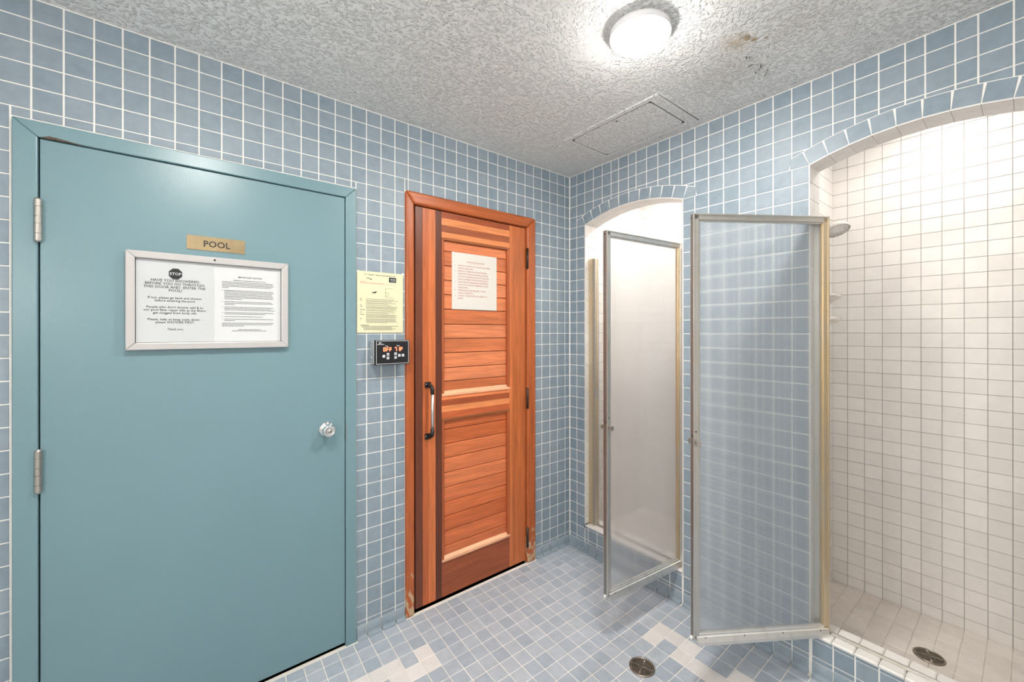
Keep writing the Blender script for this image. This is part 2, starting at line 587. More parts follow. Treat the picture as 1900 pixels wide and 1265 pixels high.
def ceiling_mat():
    m, nt, b = new_mat('textured_ceiling')
    geo = N(nt, 'ShaderNodeNewGeometry')
    # two heights of stipple
    v = N(nt, 'ShaderNodeTexNoise'); v.inputs['Scale'].default_value = 88; v.inputs['Detail'].default_value = 3
    nt.links.new(geo.outputs['Position'], v.inputs['Vector'])
    cr = N(nt, 'ShaderNodeMapRange'); cr.inputs[1].default_value = .48; cr.inputs[2].default_value = .74
    nt.links.new(v.outputs['Fac'], cr.inputs[0])
    bp = N(nt, 'ShaderNodeBump'); bp.inputs['Strength'].default_value = 1.0; bp.inputs['Distance'].default_value = .0075
    nt.links.new(cr.outputs[0], bp.inputs['Height'])
    nt.links.new(bp.outputs['Normal'], b.inputs['Normal'])
    b.inputs['Roughness'].default_value = .42
    base = (0.85, 0.855, 0.84, 1)
    def blob(cx, cy, r, soft):
        sub = N(nt, 'ShaderNodeVectorMath', operation='DISTANCE')
        nz = N(nt, 'ShaderNodeTexNoise'); nz.inputs['Scale'].default_value = 22
        nt.links.new(geo.outputs['Position'], nz.inputs['Vector'])
        sc2 = N(nt, 'ShaderNodeVectorMath', operation='SCALE'); sc2.inputs['Scale'].default_value = r * 1.1
        nt.links.new(nz.outputs['Color'], sc2.inputs[0])
        ad = N(nt, 'ShaderNodeVectorMath', operation='ADD')
        nt.links.new(geo.outputs['Position'], ad.inputs[0]); nt.links.new(sc2.outputs[0], ad.inputs[1])
        nt.links.new(ad.outputs[0], sub.inputs[0])
        sub.inputs[1].default_value = (cx + r * .55, cy + r * .55, 2.585 + r * .55)
        mr = N(nt, 'ShaderNodeMapRange'); mr.inputs[1].default_value = r; mr.inputs[2].default_value = r * (1 - soft)
        nt.links.new(sub.outputs['Value'], mr.inputs[0])
        return mr.outputs[0]
    last = None
    for (cx, cy, r, soft, col, k) in STAINS:
        f = blob(cx, cy, r, soft)
        mu = N(nt, 'ShaderNodeMath', operation='MULTIPLY'); mu.inputs[1].default_value = k
        nt.links.new(f, mu.inputs[0])
        mx = N(nt, 'ShaderNodeMix', data_type='RGBA')
        if last is None: mx.inputs[6].default_value = base
        else: nt.links.new(last, mx.inputs[6])
        mx.inputs[7].default_value = col
        nt.links.new(mu.outputs[0], mx.inputs[0])
        last = mx.outputs[2]
    nt.links.new(last, b.inputs['Base Color'])
    return m
OCH = (.42, .28, .12, 1); GRY = (.34, .31, .27, 1)
STAINS = [(-.335, -1.224, .20, 1.0, (.52, .48, .42, 1), .45), (-.499, -1.338, .085, 1.0, (.58, .47, .32, 1), .6), (-.43, -1.52, .13, 1.0, (.60, .56, .46, 1), .4),
          (-.496, -1.377, .017, .6, OCH, .85), (-.468, -1.392, .016, .6, OCH, .85), (-.444, -1.425, .012, .6, OCH, .6),
          (-.505, -1.340, .03, 1.0, OCH, .4)]
ceil_mat = ceiling_mat()

# ------------------------------------------------------------------ dimensions
H = 2.585
GA, GB = 0.0026, 0.0021         # half joint widths
MR = 0.0737
def row(k): return 34.1 * MR - k * MR           # z of horizontal joint k on the blue walls
COVE = 0.0600
U_END, V_END = 3.3, 3.3
WALL_T = 0.125
X_BACK = 0.78
DZ_STALL = 0.066

fLW = Face((0, 0, 0), (1, 0, 0), (0, 0, 1))            # a = x
fRW = Face((0, 0, 0), (0, -1, 0), (0, 0, 1))           # a = v
fFL = Face((0, 0, 0), (1, 0, 0), (0, 1, 0))

rows_b = [H - 0.002] + [row(k) for k in range(34)] + [COVE]      # tops of rows, going down
ROW_CELLS = [(rows_b[i + 1], rows_b[i]) for i in range(len(rows_b) - 1)]

# ------------------------------------------------------------------ left wall
POOL = (1.499, 2.566, 2.178)      # hole u0,u1,top
SAUNA = (0.352, 1.232, 2.225)
mb = MB()
def wl(u0, u1, z0, z1): mb.box(-u0, -u1, 0, 0.12, z0, z1)
wl(-0.15, SAUNA[0], -.05, H + .05); wl(SAUNA[1], POOL[0], -.05, H + .05); wl(POOL[1], U_END, -.05, H + .05)
wl(SAUNA[0], SAUNA[1], SAUNA[2], H + .05); wl(POOL[0], POOL[1], POOL[2], H + .05)
wall_left = mb.build('wall_left', grout)
tag(wall_left, 'blue tiled wall holding the pool door and the sauna door', 'wall', 'structure')
cols = [0.004] + [0.0502 + 0.073 * k for k in range(46)]
OBST = [(1.488, 2.577, 0, 2.187), (0.333, 1.238, 0, 2.232)]
def cut_cell(a0, a1, b0, b1):
    """split a cell round the door frames; returns rectangles"""
    out = [(a0, a1, b0, b1)]
    for (o0, o1, p0, p1) in OBST:
        nx = []
        for (x0, x1, y0, y1) in out:
            if x1 <= o0 or x0 >= o1 or y0 >= p1:
                nx.append((x0, x1, y0, y1)); continue
            if o0 - x0 > .004: nx.append((x0, o0, y0, y1))
            if x1 - o1 > .004: nx.append((o1, x1, y0, y1))
            if y1 > p1 + .004: nx.append((max(x0, o0), min(x1, o1), p1, y1))
        out = nx
    return out
cells = []
for i in range(len(cols) - 1):
    for (b0, b1) in ROW_CELLS:
        for (x0, x1, y0, y1) in cut_cell(cols[i], cols[i + 1], b0, b1):
            cells.append((fLW, rect2(-x1, -x0, y0, y1, GA if x1 - x0 > .012 else .001, GB if y1 - y0 > .02 else .0012), None))
lay_tiles(wall_left, cells, MATS['blue_wall_tile'], MATS['blue_wall_tile'])

def cove_mesh(w, h):
    """base tile: upright face that sweeps out onto the floor; local x along the wall, -y outwards"""
    r = 0.017
    prof = [(0.0, h - .0012), (0.0045, h - .0025), (0.005, r + .004)]
    for t in range(1, 6):
        a = t / 5 * math.pi / 2
        prof.append((0.005 + r * (1 - math.cos(a)) , r + .004 - r * math.sin(a)))
    prof.append((0.005 + r, 0.0))
    m = MB()
    n = len(prof)
    vs = [(-w / 2, -c, z) for c, z in prof] + [(w / 2, -c, z) for c, z in prof]
    m.add(vs, [(i, i + 1, n + i + 1, n + i) for i in range(n - 1)], True)
    m.add([vs[i] for i in range(n)] + [(-w / 2, 0, 0)], [tuple(range(n + 1))])
    m.add([vs[n + i] for i in range(n)] + [(w / 2, 0, 0)], [tuple(range(n + 1))])
    return m.mesh('base_tile')
CV = {}
def cove(parent, cx, cy, rotz, w):
    k = round(w, 3)
    if k not in CV:
        CV[k] = cove_mesh(k, COVE)
        CV[k].materials.append(MATS['blue_wall_tile'])
    o = bpy.data.objects.new('base_tile', CV[k])
    link(o, parent)
    o.location = (cx, cy, 0); o.rotation_euler = (0, 0, rotz)
for i in range(min(len(cols) - 1, 40)):
    a0, a1 = cols[i], cols[i + 1]
    for (o0, o1, _, _) in OBST:
        if a0 < o0 < a1: a1 = o0
        if a0 < o1 < a1: a0 = o1
    if any(o0 - .001 <= a0 and a1 <= o1 + .001 for (o0, o1, _, _) in OBST): continue
    if a1 - a0 > .008:
        cove(wall_left, -(a0 + a1) / 2, 0, 0, a1 - a0 - 2 * GA)

# ------------------------------------------------------------------ right wall with two arched openings
ARCH = []
for (v0, v1) in ((0.143, 0.850), (1.432, 2.139)):
    cv = (v0 + v1) / 2; hw = (v1 - v0) / 2
    spring, crown = row(4), 2.281
    sag = crown - spring
    R = (hw * hw + sag * sag) / (2 * sag)
    ARCH.append(dict(v0=v0, v1=v1, cv=cv, R=R, zc=crown - R, Ro=R + 0.0690))
def arc_z(A, v, R): return A['zc'] + math.sqrt(max(R * R - (v - A['cv']) ** 2, 0))
CURB_Z = 0.172
mb = MB()
fn = lambda a, b, c: fRW.p(a, b, c)
def wr(v0, v1, z0, z1): mb.prism([(v0, z0), (v1, z0), (v1, z1), (v0, z1)], fn, -WALL_T, 0)
edges = [-.12, ARCH[0]['v0'], ARCH[0]['v1'], ARCH[1]['v0'], ARCH[1]['v1'], V_END]
wr(edges[0], edges[1], -.05, H + .05); wr(edges[2], edges[3], -.05, H + .05); wr(edges[4], edges[5], -.05, H + .05)
for A in ARCH:
    wr(A['v0'], A['v1'], -.05, CURB_Z)
    n = 24
    pts = [(A['v0'] + (A['v1'] - A['v0']) * i / n, 0) for i in range(n + 1)]
    arc = [(v, arc_z(A, v, A['R'])) for v, _ in pts]
    for i in range(n):
        (a0, z0), (a1, z1) = arc[i], arc[i + 1]
        mb.prism([(a0, z0), (a1, z1), (a1, H + .05), (a0, H + .05)], fn, -WALL_T, 0)
wall_right = mb.build('wall_right', grout)
tag(wall_right, 'blue tiled wall with the two arched shower openings', 'wall', 'structure')
vcols = [.004, .068, .142, .217, .291, .363, .421, .494, .549, .622, .696, .769, .843, .916, .990, 1.066, 1.142, 1.216,
         1.291, 1.366, 1.440, 1.516, 1.589, 1.663, 1.739, 1.793, 1.869, 1.923, 2.001] + [2.075 + .074 * k for k in range(17)]
cells = []
G = .0013
for i in range(len(vcols) - 1):
    for (b0, b1) in ROW_CELLS:
        a0, a1 = vcols[i], vcols[i + 1]
        hit = None
        for A in ARCH:
            lo, hi = A['v0'] - .0715, A['v1'] + .0715
            if a1 > lo and a0 < hi and b1 <= 2.36 + .08: hit = A
        if hit is None:
            cells.append((fRW, rect2(a0, a1, b0, b1, GA, GB), None)); continue
        A = hit
        if b1 <= row(4) + .002:
            # beside or under the arch: trim to the opening; nothing across it above the curb
            segs = []
            if a0 < A['v0'] - .004: segs.append((a0, min(a1, A['v0'] + .0005)))
            if a1 > A['v1'] + .004: segs.append((max(a0, A['v1'] - .0005), a1))
            for (s0, s1) in segs:
                cells.append((fRW, rect2(s0, s1, b0, b1, GA, GB), None))
            continue
        # above the springing: keep what is outside the outer curve
        n = 8
        lo, hi = A['v0'] - .0745, A['v1'] + .0745
        p = []
        for t in range(n + 1):
            v = a0 + GA + (a1 - a0 - 2 * GA) * t / n
            zb = b0 + GB
            if lo <= v <= hi: zb = max(zb, arc_z(A, v, A['Ro']) + .0022)
            p.append((v, zb))
        top = b1 - GB
        low = [(v, z) for v, z in p if z < top - .0015]
        if len(low) < 2 or (low[-1][0] - low[0][0]) < .006: continue
        simp = [low[0]]
        for q in low[1:-1]:
            simp.append(q)
        simp.append(low[-1])
        if max(z for _, z in simp) - (b0 + GB) < 1e-5: simp = [simp[0], simp[-1]]
        cells.append((fRW, simp + [(low[-1][0], top), (low[0][0], top)], None))
# curb faces
for A, cc in ((ARCH[0], [.143, .170, .246, .320, .395, .470, .545, .622, .696, .769, .843, .850]),
              (ARCH[1], [1.432, 1.440, 1.516, 1.589, 1.663, 1.739, 1.813, 1.887, 1.961, 2.035, 2.109, 2.139])):
    for i in range(len(cc) - 1):
        if cc[i + 1] - cc[i] < .009: continue
        for (b0, b1) in ((COVE, row(33)), (row(33), row(32)), (row(32), CURB_Z)):
            cells.append((fRW, rect2(cc[i], cc[i + 1], b0, b1, GA, GB if b1 - b0 > .02 else .0012), None))
        if cc[i] < 2.1: cove(wall_right, 0, -(cc[i] + cc[i + 1]) / 2, -math.pi / 2, cc[i + 1] - cc[i] - 2 * GA)
for i in range(len(vcols) - 1):
    a0, a1 = vcols[i], vcols[i + 1]
    for A in ARCH:
        if a0 < A['v0'] < a1: a1 = A['v0']
        elif a0 < A['v1'] < a1: a0 = A['v1']
    if any(A['v0'] - .001 <= a0 and a1 <= A['v1'] + .001 for A in ARCH): continue
    if a0 < 2.4 and a1 - a0 > .009: cove(wall_right, 0, -(a0 + a1) / 2, -math.pi / 2, a1 - a0 - 2 * GA)
lay_tiles(wall_right, cells, MATS['blue_wall_tile'], MATS['blue_wall_tile'])
# tiles laid radially along each arch
cells = []
for A in ARCH:
    th0 = math.asin((A['cv'] - A['v0']) / A['R'])
    n = 10
    for i in range(n):
        t0 = -th0 + 2 * th0 * i / n; t1 = -th0 + 2 * th0 * (i + 1) / n
        gi = .0012 / A['R']; go = .0042 / A['Ro']
        P = []
        for s in range(4):
            t = t0 + gi + (t1 - t0 - 2 * gi) * s / 3
            P.append((A['cv'] + (A['R'] + .001) * math.sin(t), A['zc'] + (A['R'] + .001) * math.cos(t)))
        for s in range(4):
            t = t1 - go - (t1 - t0 - 2 * go) * s / 3
            P.append((A['cv'] + (A['Ro'] - .001) * math.sin(t), A['zc'] + (A['Ro'] - .001) * math.cos(t)))
        cells.append((fRW, P, None))
    for sgn, ve in ((-1, A['v0']), (1, A['v1'])):
        tp = (A['cv'] + sgn * (A['Ro'] - .001) * math.sin(th0 + .003), A['zc'] + (A['Ro'] - .001) * math.cos(th0 + .003))
        vo = ve + sgn * .072
        P = [(ve, row(4) + .0013), (vo, row(4) + .0013), (vo, arc_z(A, vo, A['Ro']) - .001), tp]
        cells.append((fRW, P, None))
lay_tiles(wall_right, cells, MATS['blue_wall_tile'], MATS['blue_wall_tile'], name='arch_tile')

# white reveals of the openings and white sill tiles on the curbs
cells = []
for A in ARCH:
    fj0 = Face((0, -A['v0'], 0), (1, 0, 0), (0, 0, 1))           # faces -Y, a = x
    fj1 = Face((0, -A['v1'], 0), (-1, 0, 0), (0, 0, 1))          # faces +Y, a = -x
    zs = [row(4)] + [row(k) for k in range(5, 33)] + [CURB_Z + .012]
    for i in range(len(zs) - 1):
        for (x0, x1) in ((-.004, .051), (.051, WALL_T)):
            cells.append((fj0, rect2(x0, x1, zs[i + 1], zs[i], .0005, .0008), None))
            cells.append((fj1, rect2(-x1, -x0, zs[i + 1], zs[i], .0005, .0008), None))
lay_tiles(wall_right, cells, MATS['white_tile'], MATS['white_tile'], h=.004, limit=120, name='reveal_tile')
cells = []
for A in ARCH:
    th0 = math.asin((A['cv'] - A['v0']) / A['R'])
    n = 10
    for i in range(n):
        t0 = -th0 + 2 * th0 * i / n; t1 = -th0 + 2 * th0 * (i + 1) / n
        tm = (t0 + t1) / 2
        c = Vector((0, -(A['cv'] + A['R'] * math.sin(tm)), A['zc'] + A['R'] * math.cos(tm)))
        tang = Vector((0, -math.cos(tm), -math.sin(tm)))
        fs = Face(c, (1, 0, 0), tang)
        if fs.C.z > 0: fs = Face(c, (1, 0, 0), -tang)
        L = A['R'] * (t1 - t0) / 2
        for (x0, x1) in ((-.004, .051), (.051, WALL_T)):
            cells.append((fs, rect2(x0, x1, -L, L, .0005, .0004), None))
lay_tiles(wall_right, cells, MATS['white_tile'], MATS['white_tile'], h=.0035, name='soffit_tile', jitter=.0001)
cells = []
for A, cc in ((ARCH[0], [.147 + .0742 * k for k in range(10)] + [.846]), (ARCH[1], [1.436, 1.4365 + .0745] + [1.5855 + .0755 * k for k in range(8)] + [2.135])):
    fs = Face((0, 0, CURB_Z), (0, -1, 0), (-1, 0, 0))
    fs = Face((0, 0, CURB_Z), (1, 0, 0), (0, 1, 0))
    for i in range(len(cc) - 1):
        for (x0, x1) in ((-.006, .056), (.056, WALL_T + .004)):
            if cc[i + 1] - cc[i] < .006: continue
            cells.append((fs, rect2(x0, x1, -cc[i + 1], -cc[i], .0008, .0011), None))
lay_tiles(wall_right, cells, MATS['white_tile'], MATS['white_tile'], h=.010, bev=.004, name='curb_tile', jitter=.0002)

# ------------------------------------------------------------------ shower stalls
def stall(tagname, v0, v1, phase_v, word, lim_back, lim_side):
    back = MB(); back.box(X_BACK, X_BACK + .08, -v1 - .08, -v0 + .08, -.05, H + .05)
    ob = back.build('wall_%s_back' % tagname, grout_shower)
    tag(ob, 'white tiled back wall of the %s shower stall' % word, 'wall', 'structure')
    f = Face((X_BACK, 0, 0), (0, -1, 0), (0, 0, 1))
    zl = [2.199 - .0716 * k for k in range(-5, 30)] + [DZ_STALL]
    zl = [z for z in zl if z < H]
    zl = [H - .001] + zl
    vl = [phase_v + .0739 * k for k in range(-30, 40)]
    vl = [v0] + [v for v in vl if v0 + .004 < v < v1 - .004] + [v1]
    cells = []
    for i in range(len(vl) - 1):
        for j in range(len(zl) - 1):
            cells.append((f, rect2(vl[i], vl[i + 1], zl[j + 1], zl[j], .0009, .0009), None))
    lay_tiles(ob, cells, MATS['white_tile'], MATS['white_tile'], h=.0035, limit=lim_back)
    for side, vv, sgn in (('near_corner', v0, 1), ('far_corner', v1, -1)):
        m = MB()
        m.box(WALL_T, X_BACK + .0, -vv, -vv + .06 * sgn, -.05, H + .05)
        os_ = m.build('wall_%s_%s' % (tagname, side), grout_shower)
        tag(os_, 'white tiled %s wall of the %s shower stall' % ('corner side' if sgn > 0 else 'entrance side', word), 'wall', 'structure')
        if sgn > 0: fs = Face((0, -vv, 0), (1, 0, 0), (0, 0, 1))
        else: fs = Face((0, -vv, 0), (-1, 0, 0), (0, 0, 1))
        xl = [WALL_T] + [WALL_T + .066 + .0739 * k for k in range(9)]
        xl = [x for x in xl if x < X_BACK - .004] + [X_BACK - .004]
        cells = []
        for i in range(len(xl) - 1):
            for j in range(len(zl) - 1):
                a = (xl[i], xl[i + 1]) if sgn > 0 else (-xl[i + 1], -xl[i])
                cells.append((fs, rect2(a[0], a[1], zl[j + 1], zl[j], .0009, .0009), None))
        lay_tiles(os_, cells, MATS['white_tile'], MATS['white_tile'], h=.0035, limit=lim_side if sgn > 0 else 0)
    # floor
    m = MB(); m.box(WALL_T - .01, X_BACK, -v1, -v0, -.05, DZ_STALL)
    of = m.build('floor_%s' % tagname, grout_shower_floor)
    tag(of, 'cream tiled floor of the %s shower stall' % word, 'floor', 'structure')
    ff = Face((0, 0, DZ_STALL), (1, 0, 0), (0, 1, 0))
    xl = [WALL_T + .006] + [WALL_T + .03 + .0725 * k for k in range(10)]
    xl = [x for x in xl if x < X_BACK - .01] + [X_BACK - .004]
    cells = []
    for i in range(len(vl) - 1):
        for j in range(len(xl) - 1):
            if xl[j + 1] - xl[j] < .006: continue
            cells.append((ff, rect2(xl[j], xl[j + 1], -vl[i + 1], -vl[i], .0010, .0010), None))
    lay_tiles(of, cells, MATS['shower_floor_tile'], MATS['shower_floor_tile'], h=.0022, bev=.001)
    # ceiling
    m = MB(); m.box(WALL_T, X_BACK, -v1, -v0, H, H + .05)
    oc = m.build('ceiling_%s' % tagname, plain('stall_ceiling_' + tagname, (.72, .70, .68, 1), .5))
    tag(oc, 'white ceiling over the %s shower stall' % word, 'ceiling', 'structure')
    return ob
stall('shower_narrow', .064, .930, .140, 'farther', 200, 80)
stall('shower_wide', 1.322, 2.250, 1.467, 'nearer', 300, 100)

# ------------------------------------------------------------------ floor
def dish(u, v):
    def ss(t):
        t = min(max(t, 0), 1); return t * t * (3 - 2 * t)
    return -.013 * ss((u - .05) / .35) * ss((v - .05) / .45)
def floor_pt(k, j):
    """grid corner k along the left wall, j along the right wall"""
    def ub(k):
        return .022 if k < 0 else .068 + .07205 * k
    def vb(j):
        return .022 if j < 0 else .094 + .075 * j
    u, v = ub(k), vb(j)
    for _ in range(2):
        u2 = ub(k) + (.03 * min(v, 1.2) * min(1, max(k, 0) / 5) if k >= 0 else 0)
        v2 = vb(j) - (.011 * min(u, 1.6) / 1.25 if j >= 0 else 0)
        u, v = u2, v2
    return u, v
m = MB()
nn = 46
for i in range(nn):
    for j in range(nn):
        q = [(i, j), (i + 1, j), (i + 1, j + 1), (i, j + 1)]
        m.add([(-U_END * a / nn, -V_END * b / nn, dish(U_END * a / nn, V_END * b / nn) - .001) for a, b in q], [(0, 3, 2, 1)])
floor = m.build('floor', grout_floor, fixn=False)
bm = bmesh.new(); bm.from_mesh(floor.data)
bmesh.ops.remove_doubles(bm, verts=bm.verts, dist=1e-5)
bmesh.ops.recalc_face_normals(bm, faces=bm.faces)
if bm.faces[0].normal.z < 0: bmesh.ops.reverse_faces(bm, faces=bm.faces)
bm.to_mesh(floor.data); bm.free()
tag(floor, 'blue grey tiled floor with white key pattern tiles', 'floor', 'structure')
WHITE = set()
for j, s in ((2, 'WBWWWWBW'), (3, 'WWWBBWWW')):
    for t, c in enumerate(s):
        if c == 'W': WHITE.add((16 + t, j))
for k, s in ((2, 'WWWBBWWW'), (3, 'WBWWWWBW')):
    for t, c in enumerate(s):
        if c == 'W': WHITE.add((k, 10 + t))
DRAIN = (0.536, 0.951)
cand = []
for k in range(-1, 43):
    for j in range(-1, 41):
        P = [floor_pt(k, j), floor_pt(k + 1, j), floor_pt(k + 1, j + 1), floor_pt(k, j + 1)]
        c = (sum(p[0] for p in P) / 4, sum(p[1] for p in P) / 4)
        g = .0024
        Q = []
        for p in P:
            Q.append((p[0] + (g if p[0] < c[0] else -g), p[1] + (g if p[1] < c[1] else -g)))
        tops = [Vector((-a, -b, dish(a, b))) for a, b in Q]
        px = [proj(t) for t in tops]
        s = 0
        if all(px) and any(-5 < x < 1905 and y < 1300 for x, y in px): s = abs(area2(px))
        cand.append((s, k, j, tops))
cand.sort(key=lambda t: -t[0])
def floor_tile(mb_, tops, off):
    n = 4
    c = sum(tops, Vector()) / 4
    h = .0016 + off
    r0 = [t + Vector((0, 0, -.002)) for t in tops]
    r1 = [t + Vector((0, 0, h - .0008)) for t in tops]
    r2 = [t + (c - t).normalized() * .0014 + Vector((0, 0, h)) for t in tops]
    ix = lambda L: [v - c for v in L]
    fs = []
    for q in (0, 1):
        for i in range(4):
            jn = (i + 1) % 4
            fs.append((q * 4 + i, q * 4 + jn, (q + 1) * 4 + jn, (q + 1) * 4 + i))
    fs.append((8, 9, 10, 11))
    return r0 + r1 + r2, fs, c
bulk = MB()
for idx, (s, k, j, tops) in enumerate(cand):
    cu, cvv = -sum(t.x for t in tops) / 4, -sum(t.y for t in tops) / 4
    wm = (k, j) in WHITE
    if math.hypot(cu - DRAIN[0], cvv - DRAIN[1]) < .02: continue
    if (idx < 300 and s > 25) or wm:
        vs, fs, c = floor_tile(None, tops, rnd.uniform(-.0003, .0004))
        m = MB(); m.add([v - c for v in vs], fs)
        o = m.build('floor_tile', MATS['white_floor_tile'] if wm else MATS['blue_floor_tile'], floor)
        o.location = c
    else:
        vs, fs, c = floor_tile(None, tops, 0)
        bulk.add(vs, fs)
o = bulk.build('floor_tiles_farther_off', MATS['blue_floor_tile_bulk'], floor)
o['kind'] = 'stuff'

# ------------------------------------------------------------------ ceiling and the two walls behind the viewer
m = MB(); m.box(-U_END, 0.0, -V_END, 0.0, H, H + .05)
ceiling = m.build('ceiling', ceil_mat)
tag(ceiling, 'white stippled ceiling with brown water stains', 'ceiling', 'structure')
flake_mat = plain('peeled_paint_dark', (.05, .045, .04, 1), .9)  # dark colour of the small peeling paint flakes
for (px_, py_, L_, a_) in ((.381, 1.329, .022, .2), (.372, 1.338, .012, .9), (.317, 1.319, .018, 1.6), (.284, 1.346, .024, .3), (.270, 1.340, .016, .1), (.252, 1.313, .020, .2), (.231, 1.352, .018, .5), (.214, 1.340, .014, .2), (.200, 1.331, .016, .4), (.262, 1.330, .010, 1.2)):
    m = MB()
    ca, sa = math.cos(a_), math.sin(a_)
    P = [(-.5, 0), (-.2, .10), (.15, .02), (.5, .12), (.2, -.06), (-.1, .0)]
    m.prism([(-px_ + L_ * (x * ca - y * sa), -py_ + L_ * (x * sa + y * ca)) for x, y in P], lambda a, b, c: Vector((a, b, c)), H - .0025, H + .001)
    m.build('paint_flake', flake_mat, ceiling)
def brick_wall_mat():
    mm, nt, b = new_mat('white_tile_behind')
    tc = N(nt, 'ShaderNodeTexCoord')
    mp = N(nt, 'ShaderNodeMapping'); mp.inputs['Rotation'].default_value = (math.pi / 2, 0, 0)
    nt.links.new(tc.outputs['Object'], mp.inputs['Vector'])
    sx = N(nt, 'ShaderNodeSeparateXYZ'); nt.links.new(tc.outputs['Object'], sx.inputs[0])
    ad = N(nt, 'ShaderNodeMath', operation='ADD'); nt.links.new(sx.outputs[0], ad.inputs[0]); nt.links.new(sx.outputs[1], ad.inputs[1])
    cx = N(nt, 'ShaderNodeCombineXYZ'); nt.links.new(ad.outputs[0], cx.inputs[0]); nt.links.new(sx.outputs[2], cx.inputs[1])
    br = N(nt, 'ShaderNodeTexBrick'); br.offset = 0.0
    br.inputs['Scale'].default_value = 1.0
    br.inputs['Brick Width'].default_value = .073; br.inputs['Row Height'].default_value = .0737; br.inputs['Mortar Size'].default_value = .0016
    br.inputs['Color1'].default_value = (.80, .78, .75, 1); br.inputs['Color2'].default_value = (.84, .82, .79, 1); br.inputs['Mortar'].default_value = (.55, .52, .48, 1)
    nt.links.new(cx.outputs[0], br.inputs['Vector'])
    nt.links.new(br.outputs['Color'], b.inputs['Base Color'])
    b.inputs['Roughness'].default_value = .3
    return mm
bw = brick_wall_mat()
m = MB(); m.box(-U_END - .1, -U_END, -V_END - .1, .1, -.05, H + .05)
tag(m.build('wall_rear', bw), 'white tiled wall at the left end of the room', 'wall', 'structure')
m = MB(); m.box(-U_END, .125, -V_END - .1, -V_END, -.05, H + .05)
tag(m.build('wall_entrance', bw), 'white tiled wall behind the viewer', 'wall', 'structure')
# near-black slab stands in for the unlit space behind the two doors
m = MB(); m.box(-2.65, -.25, .13, .16, -.05, 2.4)
tag(m.build('wall_behind_doors', void), 'near-black slab standing in for the unlit space beyond the closed doors', 'wall', 'structure')

def settle(root):
    """children were built in room coordinates; keep them in place under a root that stands at its base"""
    for ch in root.children:
        ch.matrix_parent_inverse = root.matrix_basis.inverted()

# ------------------------------------------------------------------ pool door
d1 = empty('door_1', (-2.03, 0, 0))
tag(d1, 'teal painted steel door to the pool in its teal frame', 'door', 'structure')
FC = -.016                      # face of the frame (y)
def ppiece(name, poly, y0, y1, mat, parent):
    m = MB()
    m.prism(poly, lambda a, b, c: Vector((-a, c, b)), y0, y1)
    return m.build(name, mat, parent)
bm_frame = []
U0, U1, UT = 1.4915, 2.5715, 2.181
I0, I1, IT = 1.541, 2.5155, 2.130
for nm, poly in (('frame_jamb', [(U1, 0.0), (U1, UT), (I1, IT), (I1, 0.0)]), ('frame_jamb', [(U0, 0.0), (U0, UT), (I0, IT), (I0, 0.0)]),
                 ('frame_head', [(U0, UT), (U1, UT), (I1, IT), (I0, IT)])):
    o = ppiece(nm, poly, FC, .10, teal, d1)
    bv = o.modifiers.new('edge', 'BEVEL'); bv.width = .0035; bv.segments = 3; bv.limit_method = 'ANGLE'
leaf = boxpart('door_leaf', teal, d1, -(I1 - .0035), -(I0 + .0025), -.009, .036, .017, IT - .0035, .002)
# knob with its rose and keyway
m = MB(); kx, kz = -1.6265, 1.043
m.lathe([(.0, .0), (.034, .0), (.034, .004), (.031, .009), (.024, .012), (.016, .015), (.014, .022), (.017, .028), (.0255, .034), (.0285, .043), (.0285, .050), (.025, .058), (.020, .0605), (.0185, .0585), (.0155, .0580), (.0, .0590)],
        (kx, -.009, kz), '-Y', 40)
kn = m.build('door_knob', chrome, d1)
kn['label'] = 'round chrome door knob'
m = MB(); m.lathe([(.0, .0), (.0085, .0), (.0085, .0016), (.0, .0018)], (kx, -.0675, kz), '-Y', 20)
m.box(kx - .0012, kx + .0012, -.0700, -.0690, kz - .005, kz + .005)
m.build('lock_cylinder', steel, kn)
boxpart('strike_plate', steel, d1, -1.5405, -1.5375, -.0175, .0, .985, 1.057, .0005)['label'] = 'steel strike plate'
for zc in (1.8565, 1.036, .225):
    m = MB()
    z0 = zc - .068; r = .0095
    prof = [(.0, z0 - .004), (.006, z0 - .004), (r * .92, z0)]
    ks = [(0, .024), (.024, .056), (.056, .080), (.080, .112), (.112, .136)]
    for a, b in ks:
        prof += [(r, z0 + a + .0012), (r, z0 + b - .0012), (r * .84, z0 + b - .0006), (r * .84, z0 + b + .0006)]
    prof = prof[:-2] + [(r * .92, z0 + .136), (.006, z0 + .140), (.0, z0 + .140)]
    m.lathe(prof, (-2.5135, -.0215, 0), 'Z', 20, smooth=False)
    m.box(-2.5175, -2.5125, -.018, .002, z0, z0 + .136)
    h = m.build('hinge', steel, d1)
    h['label'] = 'brushed steel butt hinge'
# worn spot on the frame above the hinge corner
m = MB()
m.prism([(2.511, 2.1285), (2.49, 2.1385), (2.45, 2.1345), (2.405, 2.1275), (2.44, 2.1295)], lambda a, b, c: Vector((-a, c, b)), FC - .0004, FC + .002)
m.build('worn_patch', chip_dark, d1)
settle(d1)

# brass name plate
t = empty('name_plate', (-2.038, -.009, 1.812))
tag(t, 'small brass plate reading POOL on the teal door', 'sign')
boxpart('plate', brass, t, -2.133, -1.943, -.0115, -.009, 1.812, 1.8675, .0006)
text_part('lettering', 'POOL', .034, ink, t, (-2.038, -.0117, 1.8545), LW_ROT, 'CENTER', xs=.98)
settle(t)

